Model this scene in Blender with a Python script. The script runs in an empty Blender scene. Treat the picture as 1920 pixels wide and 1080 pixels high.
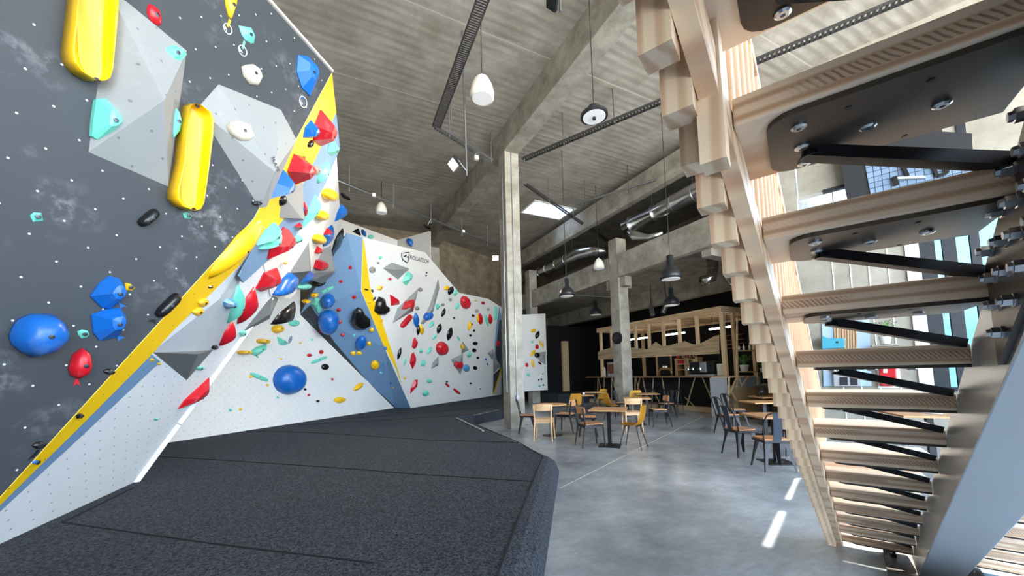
import bpy, bmesh, math, random
from mathutils import Vector, Matrix
random.seed(7)
S = bpy.context.scene
COL = S.collection
PI = math.pi

# ------------------------------------------------------------------ camera
EYE = Vector((0, 0, 1.5))
FPX, CPY = 708.688, 644.54                      # focal length and horizon-side principal row of the 1920x1080 frame
PITCH, ROLL, YAW = (math.radians(a) for a in (4.57507, -1.40979, 26.43626))
_R = Vector((math.cos(YAW), -math.sin(YAW), 0)); _F = Vector((math.sin(YAW), math.cos(YAW), 0)); _U = Vector((0, 0, 1))
CF = _F * math.cos(PITCH) + _U * math.sin(PITCH)
_U2 = _U * math.cos(PITCH) - _F * math.sin(PITCH)
CR = _R * math.cos(ROLL) + _U2 * math.sin(ROLL)
CU = _U2 * math.cos(ROLL) - _R * math.sin(ROLL)
cam_data = bpy.data.cameras.new('camera')
cam = bpy.data.objects.new('camera', cam_data); COL.objects.link(cam)
cam.matrix_world = Matrix(((CR.x, CU.x, -CF.x, EYE.x), (CR.y, CU.y, -CF.y, EYE.y), (CR.z, CU.z, -CF.z, EYE.z), (0, 0, 0, 1)))
cam_data.sensor_width = 36.0; cam_data.sensor_fit = 'HORIZONTAL'
cam_data.lens = FPX / 1920 * 36
cam_data.shift_y = (CPY - 540) / 1920
cam_data.clip_start = 0.02; cam_data.clip_end = 200
S.camera = cam

# ------------------------------------------------------------------ world, sun, exposure
world = bpy.data.worlds.new('sky'); S.world = world; world.use_nodes = True
wn = world.node_tree.nodes; wl = world.node_tree.links
bg = wn['Background']
tc = wn.new('ShaderNodeTexCoord'); sp = wn.new('ShaderNodeSeparateXYZ'); cr = wn.new('ShaderNodeValToRGB')
wl.new(tc.outputs['Generated'], sp.inputs[0])
ma = wn.new('ShaderNodeMath'); ma.operation = 'MULTIPLY_ADD'; ma.inputs[1].default_value = 0.5; ma.inputs[2].default_value = 0.5
wl.new(sp.outputs['Z'], ma.inputs[0]); wl.new(ma.outputs[0], cr.inputs[0])
e_ = cr.color_ramp.elements                     # glow added below the horizon to light the ceiling, dim horizon band, blue above
e_[0].position = 0.0; e_[0].color = (0.9, 0.86, 0.80, 1)
e_[1].position = 0.47; e_[1].color = (0.9, 0.87, 0.82, 1)
for p_, c_ in ((0.478, (0.30, 0.33, 0.33, 1)), (0.53, (0.30, 0.36, 0.40, 1)), (0.56, (0.60, 0.69, 0.78, 1)), (0.62, (0.50, 0.62, 0.78, 1)), (1.0, (0.30, 0.45, 0.72, 1))):
    q_ = e_.new(p_); q_.color = c_
wl.new(cr.outputs[0], bg.inputs[0]); bg.inputs[1].default_value = 17.0
TH = 1.185                                      # heading of the stair run; the sun stands straight ahead of it
UU = Vector((math.sin(TH), math.cos(TH), 0)); NV = Vector((UU.y, -UU.x, 0))
sun_d = bpy.data.lights.new('sun', 'SUN'); sun_d.energy = 22; sun_d.angle = 0.006; sun_d.color = (1, 0.95, 0.86)
sun = bpy.data.objects.new('sun', sun_d); COL.objects.link(sun)
SUNDIR = (-UU * 1.0 + Vector((0, 0, -1.10))).normalized()
sun.rotation_euler = SUNDIR.to_track_quat('-Z', 'Y').to_euler(); sun.location = (9, 4, 12)
S.view_settings.view_transform = 'Standard'; S.view_settings.look = 'None'
S.view_settings.gamma = 1; S.view_settings.use_curve_mapping = False
S.view_settings.exposure = 0.4

# ------------------------------------------------------------------ finding places: a sight line met with a real surface
def ray(x, y): return CR * ((x - 960) / FPX) + CU * ((CPY - y) / FPX) + CF
def at_z(x, y, z=0.0):
    d = ray(x, y); return EYE + d * ((z - EYE.z) / d.z)
def on(x, y, P, n):
    d = ray(x, y); return EYE + d * ((P - EYE).dot(n) / d.dot(n))
def on_x(x, y, X): return on(x, y, Vector((X, 0, 0)), Vector((1, 0, 0)))
def on_y(x, y, Y): return on(x, y, Vector((0, Y, 0)), Vector((0, 1, 0)))
def V(*a): return Vector(a)

# ------------------------------------------------------------------ materials
MATS = {}
def hexc(h):
    c = [int(h[i:i+2], 16) / 255 for i in (0, 2, 4)]
    return tuple(((x / 12.92) if x <= 0.04045 else ((x + 0.055) / 1.055) ** 2.4) for x in c) + (1,)
def base(name, col, rough=0.5, metal=0.0, spec=None):
    m = bpy.data.materials.new(name); m.use_nodes = True; MATS[name] = m
    b = m.node_tree.nodes['Principled BSDF']
    b.inputs['Base Color'].default_value = col if not isinstance(col, str) else hexc(col)
    b.inputs['Roughness'].default_value = rough; b.inputs['Metallic'].default_value = metal
    if spec is not None: b.inputs['Specular IOR Level'].default_value = spec
    return m, m.node_tree.nodes, m.node_tree.links, b
def N(nodes, t, **kw):
    n = nodes.new('ShaderNode' + t)
    for k, v in kw.items():
        if hasattr(n, k): setattr(n, k, v)
        else: n.inputs[k.replace('_', ' ')].default_value = v
    return n
def math_n(nodes, links, op, a, b=None):
    n = nodes.new('ShaderNodeMath'); n.operation = op
    for i, v in enumerate((a, b)):
        if v is None: continue
        if isinstance(v, (int, float)): n.inputs[i].default_value = v
        else: links.new(v, n.inputs[i])
    return n.outputs[0]
def mix(nodes, links, fac, a, b):
    n = nodes.new('ShaderNodeMix'); n.data_type = 'RGBA'
    if isinstance(fac, (int, float)): n.inputs[0].default_value = fac
    else: links.new(fac, n.inputs[0])
    for i, v in ((6, a), (7, b)):
        if isinstance(v, tuple): n.inputs[i].default_value = v
        else: links.new(v, n.inputs[i])
    return n.outputs[2]
def ramp(nodes, links, fac, p0, p1, c0=(0, 0, 0, 1), c1=(1, 1, 1, 1)):
    n = nodes.new('ShaderNodeValToRGB'); e = n.color_ramp.elements
    e[0].position, e[1].position = p0, p1; e[0].color, e[1].color = c0, c1
    links.new(fac, n.inputs[0]); return n.outputs[0]
def noise(nodes, links, scale, vec=None, detail=4, rough=0.55):
    n = nodes.new('ShaderNodeTexNoise'); n.inputs['Scale'].default_value = scale
    n.inputs['Detail'].default_value = detail; n.inputs['Roughness'].default_value = rough
    if vec is not None: links.new(vec, n.inputs['Vector'])
    return n.outputs['Fac']
def coords(nodes, links, kind='Object', scale=(1, 1, 1), rot=(0, 0, 0)):
    t = nodes.new('ShaderNodeTexCoord'); mp = nodes.new('ShaderNodeMapping')
    links.new(t.outputs[kind], mp.inputs[0]); mp.inputs['Scale'].default_value = scale; mp.inputs['Rotation'].default_value = rot
    return mp.outputs[0]
def bump(nodes, links, b, h, strength=0.3, dist=0.01):
    n = nodes.new('ShaderNodeBump'); n.inputs['Strength'].default_value = strength; n.inputs['Distance'].default_value = dist
    links.new(h, n.inputs['Height']); links.new(n.outputs[0], b.inputs['Normal'])

def plain(name, col, rough=0.5, metal=0.0, var=0.06, scale=9.0):
    m, n, l, b = base(name, col, rough, metal)
    c = b.inputs['Base Color'].default_value[:]
    f = noise(n, l, scale, coords(n, l))
    l.new(mix(n, l, f, tuple(x * (1 - var) for x in c[:3]) + (1,), tuple(min(1, x * (1 + var)) for x in c[:3]) + (1,)), b.inputs['Base Color'])
    return m
def wood(name, light, dark, axis='X', rough=0.55, band=22.0, board=None):
    m, n, l, b = base(name, light, rough)
    k = {'X': (0.7, 9, 9), 'Y': (9, 0.7, 9), 'Z': (9, 9, 0.7)}[axis]
    co = coords(n, l, 'Object', k)
    f1 = noise(n, l, 1.3, co, 3)
    w = n.new('ShaderNodeTexWave'); w.wave_type = 'BANDS'; w.bands_direction = {'X': 'DIAGONAL', 'Y': 'X', 'Z': 'X'}[axis]
    w.inputs['Scale'].default_value = band / 20; w.inputs['Distortion'].default_value = 5; w.inputs['Detail'].default_value = 2
    l.new(co, w.inputs['Vector'])
    lt, dk = hexc(light), hexc(dark)
    c = mix(n, l, ramp(n, l, w.outputs['Fac'], 0.45, 0.95), lt, dk)
    c = mix(n, l, math_n(n, l, 'MULTIPLY', f1, 0.55), c, tuple(x * 1.12 for x in lt[:3]) + (1,))
    r = n.new('ShaderNodeObjectInfo')
    c2 = n.new('ShaderNodeHueSaturation'); l.new(c, c2.inputs['Color'])
    l.new(math_n(n, l, 'ADD', math_n(n, l, 'MULTIPLY', r.outputs['Random'], 0.22), 0.89), c2.inputs['Value'])
    l.new(c2.outputs[0], b.inputs['Base Color'])
    bump(n, l, b, w.outputs['Fac'], 0.08, 0.003)
    return m
def concrete(name, col, dark, scale=1.0, rough=0.8, ribs=None, blocks=None):
    m, n, l, b = base(name, col, rough)
    co = coords(n, l)
    f = noise(n, l, 1.6 * scale, co, 6, 0.65); f2 = noise(n, l, 14 * scale, co, 3)
    lt, dk = hexc(col), hexc(dark)
    c = mix(n, l, ramp(n, l, f, 0.35, 0.7), dk, lt)
    c = mix(n, l, math_n(n, l, 'MULTIPLY', f2, 0.25), c, dk)
    hgt = f2
    if ribs:
        w = n.new('ShaderNodeTexWave'); w.wave_type = 'BANDS'; w.bands_direction = 'Y'; w.inputs['Scale'].default_value = 1.45; w.inputs['Distortion'].default_value = 1.3; w.inputs['Detail'].default_value = 3; w.inputs['Detail Scale'].default_value = 1.2
        l.new(co, w.inputs['Vector'])
        s = noise(n, l, 1.0, coords(n, l, 'Object', ribs), 4, 0.6); k = ramp(n, l, noise(n, l, .5, co, 2), .38, .62)
        rb = math_n(n, l, 'ADD', math_n(n, l, 'MULTIPLY', math_n(n, l, 'MULTIPLY', ramp(n, l, w.outputs['Fac'], .35, .9), k), .62), math_n(n, l, 'MULTIPLY', ramp(n, l, s, .42, .65), .25))
        c = mix(n, l, rb, c, tuple(x * .8 for x in dk[:3]) + (1,))
        hgt = w.outputs['Fac']
        t = n.new('ShaderNodeTexCoord'); sx = n.new('ShaderNodeSeparateXYZ'); l.new(t.outputs['Object'], sx.inputs[0])
        fr = math_n(n, l, 'FRACT', math_n(n, l, 'MULTIPLY', sx.outputs['Y'], 1 / 2.45))
        seam = math_n(n, l, 'LESS_THAN', math_n(n, l, 'ABSOLUTE', math_n(n, l, 'SUBTRACT', fr, 0.5)), 0.006)
        c = mix(n, l, math_n(n, l, 'MULTIPLY', seam, 0.6), c, (0.62, 0.58, 0.5, 1))
    if blocks:
        br = n.new('ShaderNodeTexBrick'); br.inputs['Scale'].default_value = 1.0
        br.inputs['Brick Width'].default_value = 0.5; br.inputs['Row Height'].default_value = 0.25; br.inputs['Mortar Size'].default_value = 0.006
        l.new(coords(n, l, 'Object', (1, 1, 1), (PI / 2, 0, 0)), br.inputs['Vector'])
        br.inputs['Color1'].default_value = (1, 1, 1, 1); br.inputs['Color2'].default_value = (0.75, 0.75, 0.75, 1); br.inputs['Mortar'].default_value = (0.6, 0.6, 0.6, 1)
        mm = n.new('ShaderNodeMix'); mm.data_type = 'RGBA'; mm.blend_type = 'MULTIPLY'; mm.inputs[0].default_value = 0.7
        l.new(c, mm.inputs[6]); l.new(br.outputs['Color'], mm.inputs[7]); c = mm.outputs[2]
    l.new(c, b.inputs['Base Color']); bump(n, l, b, hgt, 0.25, 0.01)
    return m
def climbing(name, col, dot, period, rad, chalk=0.0, rough=0.6):
    """painted plywood with a staggered grid of bolt holes (laid out in metres by the mesh's own uv) and chalk dust"""
    m, n, l, b = base(name, col, rough)
    uv = n.new('ShaderNodeTexCoord'); sx = n.new('ShaderNodeSeparateXYZ'); l.new(uv.outputs['UV'], sx.inputs[0])
    def grid(off):
        d = []
        for ax in ('X', 'Y'):
            v = math_n(n, l, 'ADD', math_n(n, l, 'DIVIDE', sx.outputs[ax], period), off)
            v = math_n(n, l, 'SUBTRACT', math_n(n, l, 'FRACT', v), 0.5)
            d.append(math_n(n, l, 'MULTIPLY', v, v))
        return math_n(n, l, 'LESS_THAN', math_n(n, l, 'ADD', d[0], d[1]), (rad / period) ** 2)
    dots = math_n(n, l, 'MAXIMUM', grid(0.0), grid(0.5))
    c0 = hexc(col); f = noise(n, l, 2.2, uv.outputs['UV'], 4)
    c = mix(n, l, f, tuple(x * 0.93 for x in c0[:3]) + (1,), tuple(min(1, x * 1.06) for x in c0[:3]) + (1,))
    if chalk:
        a = ramp(n, l, noise(n, l, 1.1, uv.outputs['UV'], 3), 0.52, 0.78)
        bb = ramp(n, l, noise(n, l, 7.0, uv.outputs['UV'], 8, 0.7), 0.48, 0.75)
        c = mix(n, l, math_n(n, l, 'MULTIPLY', math_n(n, l, 'MULTIPLY', a, bb), chalk), c, (0.62, 0.64, 0.66, 1))
    c = mix(n, l, dots, c, hexc(dot))
    l.new(c, b.inputs['Base Color']); return m
def hold_mat(name, col, rough=0.35, chalk=0.25):
    m, n, l, b = base(name, col, rough)
    c0 = hexc(col); f = noise(n, l, 4.0, coords(n, l), 6, 0.7)
    l.new(mix(n, l, math_n(n, l, 'MULTIPLY', ramp(n, l, f, 0.52, 0.8), chalk), c0, (0.8, 0.82, 0.84, 1)), b.inputs['Base Color'])
    return m
def glow(name, col, strength):
    m, n, l, b = base(name, col, 0.4)
    b.inputs['Emission Color'].default_value = hexc(col); b.inputs['Emission Strength'].default_value = strength
    return m
def glass(name, tint=(0.9, 0.96, 1, 1)):
    m = bpy.data.materials.new(name); m.use_nodes = True; MATS[name] = m
    n, l = m.node_tree.nodes, m.node_tree.links; n.remove(n['Principled BSDF'])
    t = n.new('ShaderNodeBsdfTransparent'); t.inputs[0].default_value = tint
    g = n.new('ShaderNodeBsdfGlossy'); g.inputs['Roughness'].default_value = 0.02
    fr = n.new('ShaderNodeFresnel'); fr.inputs[0].default_value = 1.45
    mx = n.new('ShaderNodeMixShader'); l.new(fr.outputs[0], mx.inputs[0]); l.new(t.outputs[0], mx.inputs[1]); l.new(g.outputs[0], mx.inputs[2])
    l.new(mx.outputs[0], n['Material Output'].inputs[0]); return m

concrete('ceiling_concrete', 'bfbab0', '938d81', 0.8, 0.85, ribs=(0.5, 9.0, 1))
concrete('concrete', 'b3afa3', '807b70', 1.2)
concrete('pale_concrete', 'a9a69c', '8b887d', 1.0)
concrete('block_wall', '9c8f7a', '6f6454', 1.0, 0.9, blocks=True)
# polished floor
m, n, l, b = base('floor_concrete', '8f979d', 0.22)
co = coords(n, l); f = noise(n, l, 0.9, co, 8, 0.68); f2 = noise(n, l, 5.0, coords(n, l, 'Object', (1, 3, 1), (0, 0, 0.5)), 6, 0.7)
c = mix(n, l, ramp(n, l, f, 0.3, 0.72), hexc('666c71'), hexc('adb3b7'))
c = mix(n, l, math_n(n, l, 'MULTIPLY', ramp(n, l, f2, 0.42, 0.7), 0.45), c, hexc('7c7f80'))
l.new(c, b.inputs['Base Color'])
l.new(math_n(n, l, 'ADD', math_n(n, l, 'MULTIPLY', f2, 0.25), 0.10), b.inputs['Roughness'])
# carpet of the mats
m, n, l, b = base('mat_carpet', '2b2f36', 0.95, 0, 0.15)
f = noise(n, l, 55, coords(n, l), 3, 0.8); f2 = noise(n, l, 1.2, coords(n, l), 4)
c = mix(n, l, ramp(n, l, f, 0.38, 0.66), hexc('17191e'), hexc('565b64'))
c = mix(n, l, math_n(n, l, 'MULTIPLY', f2, 0.35), c, hexc('22262d'))
l.new(c, b.inputs['Base Color']); bump(n, l, b, f, 0.6, 0.01)

climbing('wall_black', '33383d', 'c9ccd0', 0.31, 0.0075, 0.75)
climbing('wall_white', 'dededb', '6d7075', 0.20, 0.007, 0.0)
climbing('wall_white_chalk', 'e3e7ea', '7d848a', 0.22, 0.008, 0.3)
climbing('wall_yellow', 'f2c300', 'a38410', 0.36, 0.008)
climbing('wall_blue', '6d90b4', '50708f', 0.30, 0.008, 0.15)
climbing('volume_grey', '8d9090', '6b6e70', 0.30, 0.010, 0.25)
climbing('volume_pale', 'b4bcc2', '8d9499', 0.26, 0.008, 0.6)
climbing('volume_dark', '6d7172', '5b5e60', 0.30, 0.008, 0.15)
plain('seam_cloth', '0c0d10', 0.95)
plain('ply_edge', 'e2dccf', 0.7)
HC = dict(red='c21525', blue='0f62b8', yellow='f0bd10', mint='6fcfbb', black='141416', beige='c9c2b2', grey='8d8c86', pink='b04860', lightblue='4f93c4', purple='7d80a0')
for k, v in HC.items(): hold_mat('hold_' + k, v, 0.22 if k == 'black' else 0.33, 0.06 if k == 'black' else 0.2)
hold_mat('hold_chalky', '4f93c4', 0.6, 1.0)
plain('trough_yellow', 'f0bd08', 0.3, 0, 0.05, 3); plain('trough_worn', 'dfae3c', 0.5, 0, 0.12, 5)
plain('bolt_steel', '55585c', 0.3, 0.9)
plain('zinc', 'b9bcbf', 0.28, 1.0, 0.08); plain('duct_steel', 'c8c9c8', 0.22, 1.0, 0.08, 4)
plain('galvanised', '8d9092', 0.42, 0.85, 0.12, 12); plain('tray_dark', '4c4d4e', 0.5, 0.6, 0.1)
plain('black_metal', '15161a', 0.42, 0.3); plain('black_steel', '4a433d', 0.38, 0.7, 0.1)
plain('brown_steel', '3d342d', 0.33, 0.55, 0.1, 3)
plain('stringer_steel', 'b4bbc0', 0.30, 0.8, 0.06, 4)
plain('dark_wall', '0d0c0d', 0.9); plain('dark_panel', '1c2026', 0.7)
plain('white_paint', 'e9ebe9', 0.5); plain('blue_paint', 'a9c4dc', 0.5); plain('grey_paint', 'a8abb0', 0.5)
plain('window_frame', '1c232c', 0.4); plain('lamp_white', 'eceadf', 0.35); plain('lamp_black', '202226', 0.4)
plain('cable', '25231f', 0.6); plain('rust', '7a4a33', 0.6)
plain('teal', '3f9fb8', 0.5); plain('cabinet_red', 'c0121f', 0.35); plain('leaf', '4f7f3a', 0.6, 0, 0.3); plain('pot_white', 'd8d8d4', 0.4)
plain('shell_yellow', 'e3b347', 0.4, 0, 0.1); plain('chair_black', '1b1d22', 0.4, 0.4); plain('chair_grey', '3c4550', 0.35, 0.6)
plain('brass', '9c8050', 0.3, 0.9); plain('book', '8a5a48', 0.7, 0, 0.3, 2)

# three-layer glued timber of the treads: pale outer layers, striped end grain in the middle one
m, n, l, b = base('stair_wood', 'dcb995', 0.5)
t_ = n.new('ShaderNodeTexCoord'); sx = n.new('ShaderNodeSeparateXYZ'); l.new(t_.outputs['Object'], sx.inputs[0])
oi = n.new('ShaderNodeObjectInfo'); mp = n.new('ShaderNodeMapping'); l.new(t_.outputs['Object'], mp.inputs[0])
cx_ = n.new('ShaderNodeCombineXYZ'); l.new(math_n(n, l, 'MULTIPLY', oi.outputs['Random'], 40.0), cx_.inputs[0]); l.new(math_n(n, l, 'MULTIPLY', oi.outputs['Random'], 17.0), cx_.inputs[1]); l.new(cx_.outputs[0], mp.inputs[1])
def wave(scale, dist, rot, sc):
    q = n.new('ShaderNodeMapping'); l.new(mp.outputs[0], q.inputs[0]); q.inputs['Scale'].default_value = sc; q.inputs['Rotation'].default_value = rot
    w = n.new('ShaderNodeTexWave'); w.wave_type = 'BANDS'; w.bands_direction = 'X'; w.inputs['Scale'].default_value = scale; w.inputs['Distortion'].default_value = dist; w.inputs['Detail'].default_value = 2; w.inputs['Detail Scale'].default_value = .6
    l.new(q.outputs[0], w.inputs['Vector']); return w.outputs['Fac']
long_ = wave(1.6, 7.0, (0, PI / 2, 0), (.5, 7, 7))
end_ = wave(17.0, 3.5, (0, .7, 0), (2.2, .6, 2.2))
pale = mix(n, l, ramp(n, l, long_, .35, .95), hexc('e6d0b6'), hexc('c39d7c'))
grain = mix(n, l, ramp(n, l, end_, .45, .85), hexc('d0b398'), hexc('94705a'))
patch = ramp(n, l, noise(n, l, 2.2, mp.outputs[0], 1), .46, .52)
mid = math_n(n, l, 'MULTIPLY', math_n(n, l, 'LESS_THAN', math_n(n, l, 'ABSOLUTE', math_n(n, l, 'ADD', sx.outputs['Z'], .030)), .0105), math_n(n, l, 'ADD', math_n(n, l, 'MULTIPLY', patch, .8), .08))
c = mix(n, l, mid, pale, grain)
hs = n.new('ShaderNodeHueSaturation'); l.new(c, hs.inputs['Color']); l.new(math_n(n, l, 'ADD', math_n(n, l, 'MULTIPLY', oi.outputs['Random'], .2), .9), hs.inputs['Value'])
l.new(hs.outputs[0], b.inputs['Base Color']); bump(n, l, b, long_, .06, .002)
wood('post_wood', 'e6cfb2', 'bf946e', 'Z', 0.55, 20)
wood('run_wood', 'e0c6a6', 'ba9070', 'X', 0.55, 20)
wood('table_wood', 'bd8f5f', '8d6340', 'X', 0.4); wood('chair_wood', 'c08d63', '9a6a45', 'X', 0.45); wood('oak_wood', 'd9b389', 'b98c62', 'Z', 0.45)
wood('bar_wood', 'd9bd95', 'b8946a', 'Z', 0.6); wood('bar_wood_long', 'd9bd95', 'b8946a', 'Y', 0.6); wood('counter_wood', '8f6a4a', '5f4430', 'Y', 0.4)
wood('fascia_wood', 'b39b79', '94795a', 'Y', 0.7); wood('deck_wood', 'c9a983', '97785a', 'X', 0.6)
glow('lamp_on', 'fff1d8', 60); glow('tube_on', 'fff2dc', 14); glow('lens_pale', 'e4e6e8', 0.15)
glass('glass'); glass('glass_blue', (0.26, 0.42, 0.48, 1))
m = bpy.data.materials.new('frosted'); m.use_nodes = True; MATS['frosted'] = m
n, l = m.node_tree.nodes, m.node_tree.links; n.remove(n['Principled BSDF'])
t = n.new('ShaderNodeBsdfTranslucent'); t.inputs[0].default_value = (.55, .57, .6, 1); l.new(t.outputs[0], n['Material Output'].inputs[0])
M = MATS

# ------------------------------------------------------------------ mesh helpers
def bm_new(): return bmesh.new()
def box(bm, c, s, rot=None):
    mt = Matrix.Translation(Vector(c)) @ (rot.to_4x4() if rot is not None else Matrix.Identity(4)) @ Matrix.Diagonal((s[0], s[1], s[2], 1))
    bmesh.ops.create_cube(bm, size=1.0, matrix=mt)
def frame(d, up=Vector((0, 0, 1))):
    d = d.normalized()
    if abs(d.dot(up)) > 0.999: up = Vector((0, 1, 0))
    s = d.cross(up).normalized(); t = s.cross(d).normalized()
    return s, t, d
def bar(bm, p0, p1, w, h, up=Vector((0, 0, 1))):
    p0, p1 = Vector(p0), Vector(p1); s, t, d = frame(p1 - p0, up)
    r = Matrix((s, t, d)).transposed()
    box(bm, (p0 + p1) / 2, (w, h, (p1 - p0).length), r)
def tube(bm, pts, r, seg=8, caps=True):
    pts = [Vector(p) for p in pts]; rs = r if isinstance(r, (list, tuple)) else [r] * len(pts)
    rings = []; up = Vector((0, 0, 1))
    for i, p in enumerate(pts):
        d = (pts[min(i + 1, len(pts) - 1)] - pts[max(i - 1, 0)]).normalized()
        if abs(d.dot(up)) > 0.97: up = Vector((0.9, 0.3, 0.1)).normalized()
        s, t, _ = frame(d, up)
        rings.append([bm.verts.new(p + (s * math.cos(2 * PI * k / seg) + t * math.sin(2 * PI * k / seg)) * rs[i]) for k in range(seg)])
    for a, b2 in zip(rings, rings[1:]):
        for k in range(seg): bm.faces.new((a[k], a[(k + 1) % seg], b2[(k + 1) % seg], b2[k]))
    if caps:
        bm.faces.new(rings[0][::-1]); bm.faces.new(rings[-1])
def lathe(bm, prof, c, seg=24, axis=None):
    c = Vector(c)
    if axis is None: A = Matrix.Identity(3)
    else:
        s, t, d = frame(Vector(axis)); A = Matrix((s, t, d)).transposed()
    rings = []
    for r, z in prof:
        rings.append([bm.verts.new(c + A @ Vector((r * math.cos(2 * PI * k / seg), r * math.sin(2 * PI * k / seg), z))) for k in range(seg)])
    for a, b2 in zip(rings, rings[1:]):
        for k in range(seg): bm.faces.new((a[k], a[(k + 1) % seg], b2[(k + 1) % seg], b2[k]))
    bm.faces.new(rings[0][::-1]); bm.faces.new(rings[-1])
def prism(bm, pts, off):
    """closed slab: polygon pts, thickness vector off"""
    off = Vector(off); a = [bm.verts.new(Vector(p)) for p in pts]; b2 = [bm.verts.new(Vector(p) + off) for p in pts]
    bm.faces.new(a); bm.faces.new(b2[::-1])
    k = len(a)
    for i in range(k): bm.faces.new((a[i], b2[i], b2[(i + 1) % k], a[(i + 1) % k]))
WM = {}
def root(name, loc, label, cat, group=None, rz=0.0, kind=None):
    o = bpy.data.objects.new(name, None); COL.objects.link(o); o.location = loc; o.rotation_euler = (0, 0, rz); o.empty_display_size = 0.1
    WM[o.name] = Matrix.Translation(Vector(loc)) @ Matrix.Rotation(rz, 4, 'Z')
    return tag(o, label, cat, group, kind)
def tag(o, label, cat, group=None, kind=None):
    if label: o['label'] = label
    if cat: o['category'] = cat
    if group: o['group'] = group
    if kind: o['kind'] = kind
    return o
def mk(name, bm, mat, parent=None, world=True, smooth=False, bevel=0, label=None, uv=None):
    """one mesh object; world=True means the vertices are in world space and are brought into the parent's space"""
    bmesh.ops.recalc_face_normals(bm, faces=bm.faces)
    me = bpy.data.meshes.new(name); bm.to_mesh(me); bm.free()
    if smooth:
        for p in me.polygons: p.use_smooth = True
    o = bpy.data.objects.new(name, me); COL.objects.link(o)
    WM[o.name] = Matrix.Identity(4)
    if uv:
        h, c, P = uv; lay = me.uv_layers.new(name='UVMap')
        for lp in me.loops:
            q = me.vertices[lp.vertex_index].co - P; lay.data[lp.index].uv = (q.dot(h), q.dot(c))
    if parent is not None:
        o.parent = parent; w = WM.get(parent.name, Matrix.Identity(4)); WM[o.name] = w
        if world: me.transform(w.inverted())
    else:
        if world:                                  # put the origin of a free mesh at its base centre
            xs = [v.co for v in me.vertices]
            c = Vector(((min(v.x for v in xs) + max(v.x for v in xs)) / 2, (min(v.y for v in xs) + max(v.y for v in xs)) / 2, min(v.z for v in xs)))
            me.transform(Matrix.Translation(-c)); o.location = c; WM[o.name] = Matrix.Translation(c)
    me.materials.append(M[mat] if isinstance(mat, str) else mat)
    if bevel:
        md = o.modifiers.new('edge', 'BEVEL'); md.width = bevel; md.segments = 2; md.limit_method = 'ANGLE'
    if label: o['label'] = label
    return o
def struct(name, bm, mat, label=None, parent=None, bevel=0, cat='structure'):
    o = mk(name, bm, mat, parent, bevel=bevel)
    if parent is None: o['kind'] = 'structure'; o['label'] = label; o['category'] = cat
    return o
KIDS = {}
def copy_tree(o, parent=None):
    c = o.copy(); COL.objects.link(c)
    if parent is not None: c.parent = parent
    for ch in [x for x in ALLKIDS(o)]: copy_tree(ch, c)
    return c
def ALLKIDS(o): return [x for x in bpy.data.objects if x.parent == o]

# ================================================================== the setting
CEIL = 8.69
P = Vector((0.701, 0.427, 2.022)); G = 0.2736; RISE = 0.15555          # stair: rear left top corner of its reference tread
def st(t, w, z): return Vector((P.x, P.y, 0)) + UU * t + NV * w + Vector((0, 0, z))
TF = 10.5                                                              # the facade stands square to the stair run

# floor
bm = bm_new(); prism(bm, [(-10, -9, 0), (24, -9, 0), (24, 30, 0), (-10, 30, 0)], (0, 0, -0.2))
struct('floor', bm, 'floor_concrete', 'grey polished concrete floor with cloudy blotches', cat='floor')
bm = bm_new()
a, b_ = at_z(1050, 915, 0), at_z(1240, 820, 0); d = (b_ - a).normalized()
bar(bm, a + V(0, 0, 0.001), a + d * 9 + V(0, 0, 0.001), 0.02, 0.004)
struct('trim_1', bm, 'pale_concrete', 'pale sealed joint line running across the polished floor', cat='floor joint')

# ceiling with a skylight hole
sk = [at_z(x, y, CEIL) for x, y in ((977, 398), (1000, 378), (1075, 391), (1050, 411))]
sx0, sx1 = min(p.x for p in sk), max(p.x for p in sk); sy0, sy1 = min(p.y for p in sk), max(p.y for p in sk)
def slab(bm, x0, x1, y0, y1, z0, z1): box(bm, ((x0 + x1) / 2, (y0 + y1) / 2, (z0 + z1) / 2), (x1 - x0, y1 - y0, z1 - z0))
bm = bm_new()
slab(bm, -10, sx0, -9, 30, CEIL, CEIL + .3); slab(bm, sx0, sx1, -9, sy0, CEIL, CEIL + .3); slab(bm, sx0, sx1, sy1, 30, CEIL, CEIL + .3)
qa, qb = st(TF + .1, 13.5, CEIL), st(TF + .1, -.9, CEIL)
prism(bm, [V(sx1, -9, CEIL), qa, qb, V(sx1, qb.y, CEIL)], (0, 0, .3)); qc = qb + UU * ((15.9 - qb.x) / UU.x); prism(bm, [V(sx1, qb.y, CEIL), qb, qc, V(15.9, 30, CEIL), V(sx1, 30, CEIL)], (0, 0, .3))
struct('ceiling', bm, 'ceiling_concrete', 'ribbed board-marked grey concrete ceiling of the hall', cat='ceiling')
w1 = root('window_1', ((sx0 + sx1) / 2, (sy0 + sy1) / 2, CEIL), 'bright square skylight in the concrete ceiling behind the main column', 'skylight', kind='structure')
bm = bm_new()
for x in (sx0, sx1): slab(bm, x - .04, x + .04, sy0 - .04, sy1 + .04, CEIL - .02, CEIL + .75)
for y in (sy0, sy1): slab(bm, sx0, sx1, y - .04, y + .04, CEIL - .02, CEIL + .75)
mk('window_frame', bm, 'white_paint', w1)
bm = bm_new(); slab(bm, sx0, sx1, sy0, sy1, CEIL + .70, CEIL + .72); mk('pane', bm, 'frosted', w1)

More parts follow.
